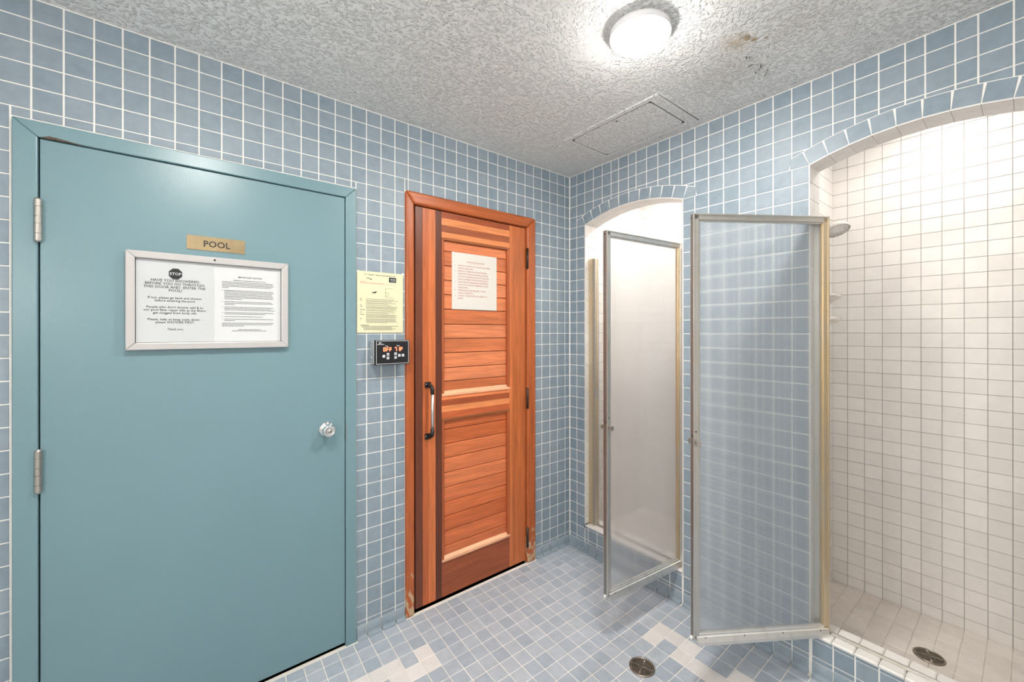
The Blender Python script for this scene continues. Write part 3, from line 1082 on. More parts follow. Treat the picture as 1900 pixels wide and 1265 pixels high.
# framed notices
t = empty('notice_frame', (-2.046, -.009, 1.425))
tag(t, 'wide silver frame holding two printed notices on the teal door', 'picture frame')
A0, A1, B0, B1 = 1.787, 2.305, 1.4255, 1.786
fw_ = .026
def mitre(name, poly, mat, par, y0, y1, bev=.003):
    o = ppiece(name, poly, y0, y1, mat, par)
    bv = o.modifiers.new('edge', 'BEVEL'); bv.width = bev; bv.segments = 2; bv.limit_method = 'ANGLE'
    return o
y0, y1 = -.034, -.0095
mitre('frame_side', [(A0, B0), (A0, B1), (A0 + fw_, B1 - fw_), (A0 + fw_, B0 + fw_)], frame_white, t, y0, y1)
mitre('frame_side', [(A1, B0), (A1, B1), (A1 - fw_, B1 - fw_), (A1 - fw_, B0 + fw_)], frame_white, t, y0, y1)
mitre('frame_rail', [(A0, B1), (A1, B1), (A1 - fw_, B1 - fw_), (A0 + fw_, B1 - fw_)], frame_white, t, y0, y1)
mitre('frame_rail', [(A0, B0), (A1, B0), (A1 - fw_, B0 + fw_), (A0 + fw_, B0 + fw_)], frame_white, t, y0, y1)
m = MB(); m.lathe([(.0, .0), (.004, .0), (.0032, .0016), (.0, .0018)], (-2.046, -.034, 1.7735), '-Y', 16)
m.build('screw', bronze, t)
boxpart('backing', void, t, -A1 + .02, -A0 - .02, -.0155, -.0095, B0 + .02, B1 - .02)
p1 = boxpart('notice_sheet', paper_grey, t, -2.2775, -2.0485, -.0195, -.0188, B0 + fw_ + .001, B1 - fw_ - .001)
p1['label'] = 'laminated shower reminder'
p2 = boxpart('notice_sheet', paper, t, -2.052, -1.8145, -.0175, -.0168, B0 + fw_ + .001, B1 - fw_ - .001)
p2['label'] = 'white page headed IMPORTANT NOTICE'
yq = -.0197
cxl = -2.166
m = MB()
oc = [(math.cos(math.pi / 8 + i * math.pi / 4), math.sin(math.pi / 8 + i * math.pi / 4)) for i in range(8)]
m.prism([(-cxl + .0215 * a, 1.7105 + .0225 * b) for a, b in oc], lambda a, b, c: Vector((-a, c, b)), yq - .0002, yq + .0003)
m.build('stop_octagon', ink_soft, t)
m = MB()
m.prism([(-cxl + .0190 * a, 1.7105 + .0198 * b) for a, b in oc], lambda a, b, c: Vector((-a, c, b)), yq - .0003, yq + .0003)
m.build('stop_octagon', ink, t)
text_part('stop_lettering', 'STOP', .0135, paper, t, (cxl, yq - .0005, 1.7170), LW_ROT, 'CENTER', xs=1.06)
L1 = 'HAVE YOU SHOWERED\nBEFORE YOU GO THROUGH\nTHIS DOOR AND  ENTER THE\nPOOL?'
L2 = 'If not, please go back and shower\nbefore entering the pool.'
L3 = "People who don't shower add $ to\nour pool filter repair bills as the filters\nget clogged from body oils."
L4 = 'Please, help us keep costs down -\nplease SHOWER FIRST.'
zt = 1.6905
text_part('lettering', L1, .0133, ink, t, (cxl, yq, zt), LW_ROT, 'CENTER', .93, 1.02)
text_part('lettering', L2, .0118, ink, t, (cxl, yq, zt - .0655), LW_ROT, 'CENTER', .92)
text_part('lettering', L3, .0118, ink, t, (cxl, yq, zt - .1005), LW_ROT, 'CENTER', .92)
text_part('lettering', L4, .0118, ink, t, (cxl, yq, zt - .1465), LW_ROT, 'CENTER', .92)
text_part('lettering', 'Thank you.', .0108, ink, t, (cxl, yq, zt - .184), LW_ROT, 'CENTER')

def scribble(name, lines, mat, parent, ox, oy, oz, rot=None):
    """rows of word-length strokes for print too small to read. lines: (x0, x1, z, height)"""
    m = MB()
    for (x0, x1, z, h) in lines:
        x = x0
        while x < x1 - .001:
            L = min(rnd.uniform(.0022, .0085) * h / .0022, x1 - x)
            m.box(x, x + L, -.0001, .0001, z - h / 2, z + h / 2)
            x += L + .0009 * h / .0022
    o = m.build(name, mat, parent)
    o.location = (ox, oy, oz)
    return o
yn = -.0178
cxr = -1.928
text_part('lettering', 'IMPORTANT NOTICE', .0088, ink, t, (cxr + .002, yn, 1.7185), LW_ROT, 'CENTER')
text_part('lettering', 'ADMISSION STANDARDS FOR PUBLIC POOLS', .0056, ink, t, (cxr + .001, yn, 1.7035), LW_ROT, 'CENTER')
ls = []
z = 1.6935
def para(n, x0, x1, last, gap):
    global z
    for i in range(n):
        ls.append((x0, x1 - (rnd.uniform(0, .012) if i < n - 1 else (x1 - x0) * (1 - last)), z, .0021))
        z -= .00585
    z -= gap
XL, XR, XB = -2.022, -1.838, -2.014
para(5, XL, XR, .12, .005)
for n, last in ((7, .33), (3, .2), (3, 1.0), (2, .8), (1, .75), (2, .2)):
    ls.append((XL, XL + .003, z, .0021))
    para(n, XB, XR, last, .0045)
para(3, XL, XR, .4, .009)
ls.append((cxr - .04, cxr + .04, z, .0019)); z -= .005
ls.append((cxr - .06, cxr + .06, z, .0022))
scribble('small_print', ls, ink_soft, t, 0, yn, 0)
settle(t)

# ------------------------------------------------------------------ yellow instruction sheet
t = empty('instruction_sheet', (-1.368, -.006, 1.487))
tag(t, 'pale yellow instruction sheet taped to the blue tiles above the timer', 'paper')
boxpart('sheet', paper_yellow, t, -1.4855, -1.2505, -.0068, -.0062, 1.487, 1.7895)
yy = -.0071
text_part('lettering', 'No. 1 (Heater) + System Operating Manual Only', .0078, ink, t, (-1.371, yy, 1.7775), LW_ROT, 'CENTER', xs=1.02)
ls = [(-1.44, -1.424, 1.756, .003), (-1.424, -1.414, 1.752, .004)]
scribble('small_print', ls, ink, t, 0, yy, 0)
m = MB(); m.box(-1.326, -1.288, yy - .0001, yy + .0002, 1.742, 1.767)
m.build('printed_picture', ink, t)
m = MB()
m.box(-1.318, -1.307, yy - .0003, yy, 1.7545, 1.759); m.box(-1.304, -1.294, yy - .0003, yy, 1.7545, 1.759)
for i in range(5): m.box(-1.316 + i * .005, -1.313 + i * .005, yy - .0003, yy, 1.747, 1.7495)
m.build('printed_picture_detail', paper, t)
scribble('red_print', [(-1.471, -1.441, 1.738, .0022), (-1.471, -1.352, 1.7335, .0024), (-1.471, -1.285, 1.7295, .0018)], ink_pink, t, 0, yy, 0)
m = MB()
for (x0, x1, z0, z1) in ((-1.3445, -1.3435, 1.664, 1.711), (-1.3445, -1.305, 1.7105, 1.7115), (-1.3445, -1.305, 1.6635, 1.6645),
                         (-1.348, -1.330, 1.688, 1.689), (-1.348, -1.330, 1.672, 1.673), (-1.3305, -1.3295, 1.672, 1.689)):
    m.box(x0, x1, yy - .0001, yy + .0001, z0, z1)
m.build('printed_diagram', ink_soft, t)
m = MB(); m.box(-1.411, -1.394, yy - .0001, yy + .0001, 1.683, 1.689); m.box(-1.398, -1.389, yy - .0001, yy + .0001, 1.687, 1.692)
m.build('printed_diagram', ink, t)
ls = []; z = 1.6535
for head, n in ((.008, 1), (.008, 2), (0, 2), (.005, 1), (.012, 3), (.024, 2), (.008, 2), (.020, 4), (.008, 5)):
    if head: ls.append((-1.471, -1.471 + head, z, .0026))
    for i in range(n):
        ls.append((-1.442, -1.275 - rnd.uniform(0, .06 if i == n - 1 else .02), z, .0017)); z -= .0047
    z -= .0022
ls.append((-1.469, -1.427, 1.5245, .0028))
for i, q in enumerate((0, 0, .01, .01, .01)):
    ls.append((-1.464 + q, -1.275 - rnd.uniform(0, .04), 1.5195 - .0045 * i, .0017))
scribble('small_print', ls, ink_soft, t, 0, yy, 0)
tape_m = plain('clear_tape', (.85, .84, .74, 1), .25)
boxpart('tape', tape_m, t, -1.258, -1.2445, yy - .0005, yy, 1.783, 1.7945); boxpart('tape', tape_m, t, -1.487, -1.479, yy - .0005, yy, 1.781, 1.791)
settle(t)

# ------------------------------------------------------------------ sauna control box
t = empty('control_box', (-1.335, -.006, 1.33))
tag(t, 'black digital sauna timer with red readout on a steel wall box', 'control panel')
boxpart('wall_box', galv, t, -1.4255, -1.29, -.060, -.005, 1.338, 1.447, .004)
for z in (1.365, 1.42):
    m = MB()
    m.lathe([(.0, .0), (.0085, .0), (.0085, .0022), (.0, .0026)], (-1.4255, -.033, z), '-X', 18)
    m.build('knockout', galv, t)
boxpart('face_plate', black, t, -1.4235, -1.2465, -.0735, -.060, 1.330, 1.4515, .0015)
yf = -.0737
m = MB()
a0, a1, b0, b1, wd = -1.4165, -1.2505, 1.3345, 1.4475, .0017
m.box(a0, a1, yf - .0003, yf, b1 - wd, b1); m.box(a0, a1, yf - .0003, yf, b0, b0 + wd)
m.box(a0, a0 + wd, yf - .0003, yf, b0, b1); m.box(a1 - wd, a1, yf - .0003, yf, b0, b1)
m.build('border_line', button, t)
def seg(m, x, z, w, h, which, s=.0026):
    S = {'a': (x, x + w, z + h - s, z + h), 'd': (x, x + w, z, z + s), 'g': (x, x + w, z + h / 2 - s / 2, z + h / 2 + s / 2),
         'f': (x, x + s, z + h / 2, z + h), 'e': (x, x + s, z, z + h / 2), 'b': (x + w - s, x + w, z + h / 2, z + h), 'c': (x + w - s, x + w, z, z + h / 2)}
    for k in which:
        q = S[k]; m.box(q[0], q[1], yf - .0004, yf, q[2], q[3])
m = MB()
zz, hh = 1.3965, .0185
for x, sgs in ((-1.381, 'abcdef'), (-1.3655, 'aefg'), (-1.350, 'aefg'), (-1.3235, 'abc'), (-1.309, 'bc'), (-1.2945, 'aefgb')):
    seg(m, x, zz, .0105, hh, sgs)
m.build('readout', led, t)['label'] = 'glowing red digits OFF 71F'
text_part('lettering', 'Time', .0075, button, t, (-1.3645, yf - .0002, 1.4255), LW_ROT, 'CENTER')
text_part('lettering', 'Temp', .0075, button, t, (-1.306, yf - .0002, 1.4265), LW_ROT, 'CENTER')
m = MB()
m.prism([(1.406, 1.438), (1.398, 1.4405), (1.389, 1.4385), (1.396, 1.4345)], lambda a, b, c: Vector((-a, c, b)), yf - .0003, yf)
m.build('maker_emblem', button, t)
scribble('maker_lettering', [(-1.4105, -1.377, 1.4305, .0028)], button, t, 0, yf - .0001, 0)
bs = .0125
for (x, z, k) in ((-1.3790, 1.3725, 't'), (-1.3580, 1.3815, 'u'), (-1.3580, 1.3635, 'd'), (-1.3190, 1.3830, 'u'), (-1.3190, 1.3650, 'd'), (-1.2995, 1.3745, 't'), (-1.2805, 1.3745, 't')):
    bo = boxpart('button', button, t, x - bs / 2, x + bs / 2, yf - .0008, yf, z - bs / 2, z + bs / 2, .0003)
    m = MB(); yb = yf - .0009
    if k == 'u': m.prism([(-x + .0035, z - .0028), (-x - .0035, z - .0028), (-x, z + .0034)], lambda a, b, c: Vector((-a, c, b)), yb - .0002, yb + .0002)
    elif k == 'd': m.prism([(-x + .0035, z + .0028), (-x - .0035, z + .0028), (-x, z - .0034)], lambda a, b, c: Vector((-a, c, b)), yb - .0002, yb + .0002)
    else:
        m.box(x - .0035, x + .0035, yb - .0002, yb, z + .001, z + .0018); m.box(x - .0035, x + .0035, yb - .0002, yb, z - .002, z - .0012)
    m.build('button_symbol', ink, t)
settle(t)

# ------------------------------------------------------------------ sauna door
d2 = empty('door_2', (-.79, 0, 0))
tag(d2, 'red cedar sauna door with two slatted panels in a cedar frame', 'door', 'structure')
C_LT = srgb(230, 142, 88); C_MD = srgb(160, 80, 44); C_CAS = srgb(180, 94, 48)
O0, O1, OT = .337, 1.238, 2.231
Q0, Q1, QT = .4085, 1.1905, 2.1655
for nm, poly, mt in (('casing_upright', [(O1, .002), (O1, OT), (Q1, QT), (Q1, .002)], wood_vw), ('casing_upright', [(O0, .002), (O0, OT), (Q0, QT), (Q0, .002)], wood_vw),
                     ('casing_head', [(O0, OT), (O1, OT), (Q1, QT), (Q0, QT)], wood_h)):
    o = ppiece(nm, poly, -.019, .06, mt, d2)
    o.color = C_CAS
    bv = o.modifiers.new('edge', 'BEVEL'); bv.width = .011; bv.segments = 4; bv.limit_method = 'ANGLE'
y_f, y_b = -.001, .036
def wp(name, mat, u0, u1, z0, z1, col, yf_=y_f, yb_=y_b, bev=.0008):
    kq = rnd.uniform(.94, 1.06); c = [max(0, min(1, x * kq)) for x in col[:3]] + [1]
    return boxpart(name, mat, d2, -u1, -u0, yf_, yb_, z0, z1, bev, c)
ST = [1.179, 1.137, 1.102, 1.060, 1.022]
for i, c in enumerate((srgb(112, 60, 40), srgb(186, 98, 54), srgb(208, 116, 66), srgb(100, 52, 34))):
    wp('stile_strip', wood_v, ST[i + 1], ST[i], .018, 2.160, c)
for (u0, u1, c) in ((.521, .544, srgb(208, 118, 66)), (.414, .521, srgb(190, 104, 56))):
    wp('stile_strip', wood_v, u0, u1, .018, 2.160, c)
PU0, PU1 = .544, 1.022
for (z0, z1, c) in ((2.125, 2.160, C_MD), (2.086, 2.125, C_LT), (2.047, 2.086, srgb(160, 86, 50)), (2.014, 2.047, C_LT)):
    wp('rail_strip', wood_h, PU0, PU1, z0, z1, c)
for (z0, z1, c) in ((1.112, 1.140, srgb(232, 134, 84)), (1.078, 1.112, C_MD), (1.044, 1.078, C_LT), (1.006, 1.044, srgb(196, 100, 58))):
    wp('rail_strip', wood_h, PU0, PU1, z0, z1, c)
wp('rail_strip', wood_h, PU0, PU1, .018, .218, srgb(158, 82, 48))
# slatted panels
SU0, SU1 = .562, 1.008
def slats(zs, tone):
    for i in range(len(zs) - 1):
        dq = rnd.uniform(-14, 12); c = srgb(*[q + dq for q in tone])
        wp('slat', wood_h, SU0, SU1, zs[i + 1] + .0015, zs[i] - .0015, c, .011, .026, .003)
slats([2.004, 1.944, 1.863, 1.782, 1.701, 1.619, 1.535, 1.454, 1.373, 1.289, 1.214, 1.150], (212, 124, 80))
slats([1.000, .943, .862, .782, .700, .617, .536, .456, .372, .290, .226], (214, 118, 72))
boxpart('panel_backing', void, d2, -SU1 - .01, -SU0 + .01, .0265, .030, .22, 2.01)
# mouldings round the panels
for (z0, z1) in ((1.140, 2.014), (.218, 1.006)):
    for (u0, u1) in ((1.008, 1.022), (.544, .562)):
        wp('panel_moulding', wood_v, u0, u1, z0, z1, srgb(176, 92, 52), -.005, .026, .003)
    wp('panel_moulding', wood_h, PU0, PU1, z1 - .012, z1 + .003, srgb(150, 86, 46), -.006, .026, .003)
    # sloping sill, worn pale
    m = MB()
    zb = z0
    m.prism([(-.007, zb - .006), (-.007, zb + .006), (.011, zb + .022), (.011, zb - .006)], lambda a, b, c: Vector((c, a, b)), -PU1, -PU0)
    o = m.build('panel_sill', wood_hw, d2)
    o.color = srgb(236, 176, 136)
# pull handle
hx = -1.1045
m = MB()
for zc, s in ((1.205, 1), (.926, -1)):
    m.box(hx - .021, hx + .014, -.008, -.001, zc - .016, zc + .016, .002)
    pts = []
    for q in range(9):
        tq = q / 8
        pts.append((hx - .002 + .004 * tq, -.004 - .042 * math.sin(tq * math.pi / 2), zc - s * .022 * (1 - math.cos(tq * math.pi / 2)) ))
    m.tube(pts + [(hx + .002, -.046, zc - s * .046)], .0105, 12)
hd = m.build('pull_handle', black, d2)
hd['label'] = 'black and silver pull handle'
m = MB(); m.tube([(hx + .002, -.046, 1.166), (hx + .002, -.046, .965)], .0080, 16)
m.build('handle_bar', bar_silver, hd)
for zc in (1.205, .926):
    for dx in (-.015, .009):
        m = MB()
        m.lathe([(.0, .0), (.0035, .0), (.003, .0012), (.0, .0015)], (hx + dx, -.008, zc + .003), '-Y', 12)
        m.build('screw', chrome, hd)
for (z0, z1) in ((1.897, 2.030), (.997, 1.131), (.104, .232)):
    m = MB()
    m.tube([(-.4085, -.0155, z0), (-.4085, -.0155, z1)], .0072, 12)
    m.box(-.4085, -.4020, -.0205, -.012, z0 + .004, z1 - .004)
    o = m.build('hinge', bronze, d2)
    o['label'] = 'dark bronze hinge'
settle(d2)

# sauna rules card
t = empty('rules_card', (-.795, .010, 1.62))
tag(t, 'cream card of sauna regulations on the cedar door', 'paper')
boxpart('card', paper_cream, t, -.951, -.6365, .0085, .0105, 1.621, 1.947)
RT = [('SAUNA REGULATIONS', .0125, 0)]
yr = .0083
text_part('lettering', 'SAUNA REGULATIONS', .0120, ink_red, t, (-.790, yr, 1.9035), LW_ROT, 'CENTER')
m = MB(); m.box(-.845, -.735, yr - .0001, yr + .0002, 1.8895, 1.8903); m.build('underline', ink_red, t)
RULES = [('1.', ['SAUNA IS TO BE USED WITH CAUTION AND UNDER', 'PARENTAL SUPERVISION.']),
         ('2.', ['PREGNANT WOMEN AND PERSONS SUFFERING', 'FROM HEART DISEASE AND DIABETES, HIGH AND', 'LOW BLOOD PRESSURE SHOULD NOT USE SAUNA', 'WITHOUT PERMISSION FROM THEIR PHYSICIANS.']),
         ('3.', ['PLEASE REFRAIN FROM SMOKING AND DRINKING', 'AND DO NOT USE FACILITY IMMEDIATELY AFTER', 'TAKING A MEAL.']),
         ('4.', ['OBSERVE REASONABLE TIME LIMIT TO AVOID', 'NAUSEA, DIZZINESS ETC.']),
         ('5.', ['CAUTION - EXCESS WATER WILL DAMAGE THE', 'HEATER.'])]
nums, body = [], []
for nmb, lines in RULES:
    for i, l in enumerate(lines):
        nums.append(nmb if i == 0 else ''); body.append(l)
text_part('lettering', '\n'.join(body), .0118, ink_red, t, (-.912, yr, 1.8785), LW_ROT, 'LEFT', 1.33, .80)
for q, nmb in enumerate(nums):
    if nmb: text_part('numeral', '\n' * q + nmb, .0118, ink_red, t, (-.932, yr, 1.8785), LW_ROT, 'LEFT', 1.33, .80)
settle(t)

# ------------------------------------------------------------------ shower doors
def shower_door(label, hinge, free, z0, z1, gold, sweep, mirror):
    hx_, hv = hinge; fx, fv = free
    L = math.hypot(fx - hx_, fv - hv)
    ang = math.atan2(-(fv - hv), fx - hx_)           # world y is -v
    t = empty('shower_door', (hx_, -hv, z0), ang)
    tag(t, label, 'shower door', group='framed glass shower doors')
    T = .011
    W = .026
    Hh = z1 - z0
    sgn = mirror                                      # side that faces the viewer: local y sign
    def member(name, x0, x1, a0, a1, mat):
        m = MB()
        m.box(x0, x1, -T, T, a0, a1, .002)
        return m.build(name, mat, t)
    # hollow channel members with a raised outer bead and a stepped inner lip
    def upright(name, x0, x1, mat, inner):
        m = MB()
        m.box(x0, x1, -T, T, 0, Hh, .0018)
        xo = (x0, x0 + .006) if inner > x0 else (x1 - .006, x1)
        m.box(xo[0], xo[1], -T - .003, T + .003, 0, Hh, .001)
        xi = (x1, x1 + .006) if inner > x0 else (x0 - .006, x0)
        m.box(xi[0], xi[1], -T * .55, T * .55, .02, Hh - .02)
        return m.build(name, mat, t)
    upright('hinge_stile', .004, .004 + W, gold, 1)
    upright('latch_stile', L - W, L, alu, -1)
    m = MB()
    m.box(.006, L - .002, -T, T, Hh - W, Hh, .0018); m.box(.006, L - .002, -T - .003, T + .003, Hh - .006, Hh, .001)
    m.box(.03, L - W, -T * .55, T * .55, Hh - W - .006, Hh - W)
    m.build('top_rail', alu, t)
    m = MB()
    m.box(.006, L - .002, -T, T, 0, W, .0018); m.box(.03, L - W, -T * .55, T * .55, W, W + .006)
    m.build('bottom_rail', alu_pale, t)
    m = MB(); m.box(.026, L - .022, -.0024, .0024, .022, Hh - .022)
    m.build('glass_pane', glass, t)
    # drip rail under the door
    m = MB()
    d = sgn
    m.prism([(T * d, .017), (T * d + .005 * d, .015), (T * d + .013 * d, -.003), (T * d + .015 * d, -.014), (T * d + .010 * d, -.015), (T * d + .004 * d, -.004), (T * d, .004)],
            lambda a, b, c: Vector((c, a, b)), .012, L - .012)
    sw = m.build('drip_rail', alu_pale, t)
    m = MB()
    for k in range(4):
        xx = .05 + (L - .1) * k / 3
        m.lathe([(.0, .0), (.003, .0), (.0025, .001), (.0, .0012)], (xx, (T + .006) * d, .012), 'Y' if d > 0 else '-Y', 10)
    m.build('rail_screws', bronze, sw)['kind'] = 'stuff'
    # latch: a short pin with a square thumb piece on each side, screws and a corner hole
    zl = .83
    m = MB()
    for s in (-1, 1):
        m.tube([(L - .012, s * T, zl), (L - .012, s * (T + .016), zl)], .0035, 10)
        m.box(L - .0225, L - .0015, s * (T + .016), s * (T + .024), zl - .013, zl + .008, .0015)
    m.build('latch', steel, t)
    m = MB()
    for (xx, zz_) in ((L - .012, zl + .045), (L - .012, Hh - .013), (L - .012, .013)):
        m.lathe([(.0, .0), (.0036, .0), (.003, .0012), (.0, .0016)], (xx, T * sgn, zz_), 'Y' if sgn > 0 else '-Y', 10)
    m.lathe([(.0, .0), (.0042, .0), (.0042, .0008), (.0, .001)], (L, .003, zl + .026), 'X', 12)
    m.lathe([(.0, .0), (.0042, .0), (.0042, .0008), (.0, .001)], (L, .0, Hh - .017), 'X', 12)
    m.build('stile_screws', bronze, t)['kind'] = 'stuff'
    m = MB(); m.lathe([(.0, -.004), (.005, -.004), (.006, .002), (.006, .010), (.0, .012)], (L + .003, 0, .002), 'Z', 12)
    m.build('rubber_bumper', rubber, t)
    # piano hinge: alternate knuckles
    hs = sgn if sweep else -sgn
    m = MB(); m.tube([(-.001, hs * .006, .006), (-.001, hs * .006, Hh - .006)], .0042, 10)
    hg = m.build('hinge_pin', bronze, t)
    m = MB()
    n = int(Hh / .034)
    for k in range(n):
        z_ = .012 + k * .034
        m.tube([(-.001, hs * .006, z_), (-.001, hs * .006, z_ + .017)], .0056, 10)
    m.build('hinge_knuckles', gold, hg)['kind'] = 'stuff'
    return t
shower_door('frosted glass shower door standing open before the farther shower, white showing through', (.050, .803), (-.532, .742), .196, 1.986, alu_gold, True, 1)
shower_door('frosted glass shower door standing open beside the nearer shower, blue tiles showing through', (.050, 1.486), (-.463, 1.145), .196, 1.988, alu_gold, False, 1)

# wall channels the doors hang from and close against
def channel(label, v0, v1, mat, lip):
    t = empty('jamb_channel', (.05, -(v0 + v1) / 2, CURB_Z + .010))
    tag(t, label, 'metal channel')
    m = MB()
    m.box(.030, .072, -v1, -v0, CURB_Z + .010, 1.988, .002)
    m.build('channel_body', mat, t)
    m = MB()
    lv = v1 if lip > 0 else v0
    m.box(.030, .040, -lv - .004, -lv + .004, CURB_Z + .012, 1.984, .001)
    m.box(.062, .072, -lv - .004, -lv + .004, CURB_Z + .012, 1.984, .001)
    m.build('channel_lips', alu, t)
    settle(t)
    return t
t = channel('gold stained strike channel on the corner side of the farther shower opening', .1475, .200, alu_gold, 1)
m = MB(); m.box(.044, .058, -.2025, -.199, 1.04, 1.10, .0008); m.lathe([(.0, .0), (.004, .0), (.003, .0014), (.0, .0016)], (.051, -.2025, 1.085), '-Y', 10)
o = m.build('strike', chrome, t); settle(t)
channel('metal hinge channel on the big wall side of the farther shower opening', .808, .8455, alu, -1)
channel('metal hinge channel at the edge of the nearer shower opening', 1.4365, 1.480, alu, 1)
channel('metal strike channel on the outer edge of the nearer shower opening', 2.085, 2.1345, alu_gold, -1)
for A, lab in ((ARCH[0], 'thin metal threshold track on the farther shower curb'), (ARCH[1], 'thin metal threshold track on the nearer shower curb')):
    m = MB()
    m.box(.042, .070, -A['v1'] + .045, -A['v0'] - .045, CURB_Z + .0098, CURB_Z + .0125, .001)
    m.box(.0515, .0605, -A['v1'] + .045, -A['v0'] - .045, CURB_Z + .0120, CURB_Z + .0175, .001)
    tag(m.build('threshold_track', alu), lab, 'metal track')

# ------------------------------------------------------------------ drains
def drain(loc, label, r, rings=True):
    t = empty('floor_drain', loc)
    tag(t, label, 'drain')
    m = MB(); m.lathe([(.0, .0), (r * .96, .0), (r * .96, .0012), (.0, .0013)], (0, 0, 0), 'Z', 40)
    m.build('sump', lens_dark, t)
    m = MB()
    m.lathe([(r * .86, .001), (r * .86, .0045), (r * .92, .0052), (r * 1.0, .0036), (r, .0)], (0, 0, 0), 'Z', 44, caps=False)
    m.build('rim', drain_metal, t)
    m = MB()
    for k in range(6):
        rr = r * (.12 + .128 * k)
        m.lathe([(rr, .0012), (rr, .0040), (rr + r * .058, .0040), (rr + r * .058, .0012)], (0, 0, 0), 'Z', 36, caps=False, smooth=False)
    for a in (.3, .3 + math.pi / 2):
        c, s = math.cos(a), math.sin(a)
        w_ = .003
        q = [(-r * .88 * c - w_ * s, -r * .88 * s + w_ * c), (r * .88 * c - w_ * s, r * .88 * s + w_ * c), (r * .88 * c + w_ * s, r * .88 * s - w_ * c), (-r * .88 * c + w_ * s, -r * .88 * s - w_ * c)]
        m.prism(q, lambda a_, b_, c_: Vector((a_, b_, c_)), .0014, .0042)
    m.build('grate', drain_metal, t)
    for sx_ in (-1, 1):
        m = MB()
        m.lathe([(.0, .0), (.0042, .0), (.0034, .0014), (.0, .0018)], (sx_ * r * .6, sx_ * r * .2, .0040), 'Z', 12)
        m.build('screw', chrome, t)
    return t
drain((-DRAIN[0], -DRAIN[1], dish(*DRAIN) + .0022), 'round slotted bronze drain in the blue floor', .056)
drain((.412, -1.757, DZ_STALL + .0026), 'round grated drain in the cream shower floor', .052)

# ------------------------------------------------------------------ shower head and soap dish in the nearer shower
t = empty('shower_sprayer', (.50, -1.326, 2.05))
tag(t, 'white round shower head above the soap dish', 'shower head')
m = MB(); m.lathe([(.0, .0), (.028, .0), (.026, .005), (.012, .009), (.0, .010)], (.50, -1.326, 2.06), '-Y', 24)
m.build('wall_flange', porcelain, t)
m = MB(); m.tube([(.50, -1.330, 2.06), (.50, -1.350, 2.062), (.50, -1.372, 2.054), (.50, -1.390, 2.042)], .010, 12)
m.build('arm', porcelain, t)
m = MB()
m.lathe([(.0, .035), (.014, .034), (.020, .028), (.040, .012), (.049, .0), (.050, -.008), (.047, -.012)], (0, 0, 0), 'Z', 32, caps=False)
hd = m.build('head', porcelain, t)
hd.location = (.50, -1.408, 2.022); hd.rotation_euler = (math.radians(-20), math.radians(16), 0); hd.scale = (1.18, 1.18, 1.1)
m = MB(); m.lathe([(.0, -.0105), (.047, -.0115), (.0, -.0125)], (0, 0, 0), 'Z', 32, caps=False)
for rr, n in ((.012, 6), (.024, 10), (.036, 16)):
    for k in range(n):
        a = 2 * math.pi * k / n
        m.lathe([(.0, -.0150), (.0022, -.0148), (.0022, -.0115)], (rr * math.cos(a), rr * math.sin(a), 0), 'Z', 8, caps=False)
fp = m.build('spray_face', plain('spray_grey', (.78, .76, .74, 1), .4), hd)
settle(t)

t = empty('soap_dish', (.50, -1.326, 1.535))
tag(t, 'white ceramic soap dish with curved grab bar on the shower wall', 'soap dish')
boxpart('wall_plate', porcelain, t, .425, .575, -1.336, -1.324, 1.535, 1.690, .005)
def sweep_shell(prof_out, x0, x1, th, name):
    """curved ceramic shell: profile (v offset, z) swept along x with rounded ends"""
    m = MB(); n = 10; P = len(prof_out)
    rows_ = []
    for i in range(n + 1):
        s = i / n
        x = x0 + (x1 - x0) * s
        sc_ = (max(0.0, 1 - (2 * s - 1) ** 8)) ** .5 * .25 + .75
        rows_.append([(x, -1.330 - q[0] * sc_, q[1]) for q in prof_out])
    vs = [p for r_ in rows_ for p in r_]
    vs2 = [(p[0], p[1], p[2] - th) for p in vs]
    k = len(vs); fs = []
    for i in range(n):
        for j in range(P - 1):
            a = i * P + j
            fs.append((a, a + 1, a + P + 1, a + P)); fs.append((k + a, k + a + P, k + a + P + 1, k + a + 1))
    for i in range(n):
        for j in (0, P - 1):
            a = i * P + j; fs.append((a, a + P, k + a + P, k + a))
    for i in (0, n):
        for j in range(P - 1):
            a = i * P + j; fs.append((a, a + 1, k + a + 1, k + a))
    m.add(vs + vs2, fs, True)
    return m.build(name, porcelain, t)
sweep_shell([(0, 1.580), (.012, 1.592), (.022, 1.615), (.034, 1.645), (.055, 1.670), (.088, 1.686)], .430, .570, .016, 'grab_bar')
sweep_shell([(0, 1.562), (.020, 1.556), (.045, 1.555), (.070, 1.559), (.088, 1.568)], .428, .572, .020, 'dish')
settle(t)

# ------------------------------------------------------------------ lamps
def dome_lamp(u, v, label):
    t = empty('ceiling_lamp', (-u, -v, H - .055))
    tag(t, label, 'ceiling lamp', group='domed ceiling lamps')
    m = MB(); m.lathe([(.0, .0), (.092, .0), (.092, .010), (.0, .011)], (-u, -v, H), '-Z', 40)
    m.build('mounting_plate', lamp_body, t)
    m = MB(); m.lathe([(.090, .007), (.1040, .008), (.1065, .011), (.1080, .028), (.1035, .0325)], (-u, -v, H), '-Z', 48, caps=False)
    m.build('rim', lamp_body, t)
    m = MB(); m.lathe([(.1045, .0315), (.1028, .0346), (.0980, .0386), (.088, .0434), (.074, .0482), (.056, .0526), (.036, .0558), (.018, .0574), (.0, .0578)], (-u, -v, H), '-Z', 48, caps=False)
    m.build('diffuser', lamp_glow, t)
    settle(t)
dome_lamp(.852, 1.158, 'glowing domed ceiling lamp above the sauna corner')
dome_lamp(2.06, 1.20, 'glowing domed ceiling lamp above the pool door')
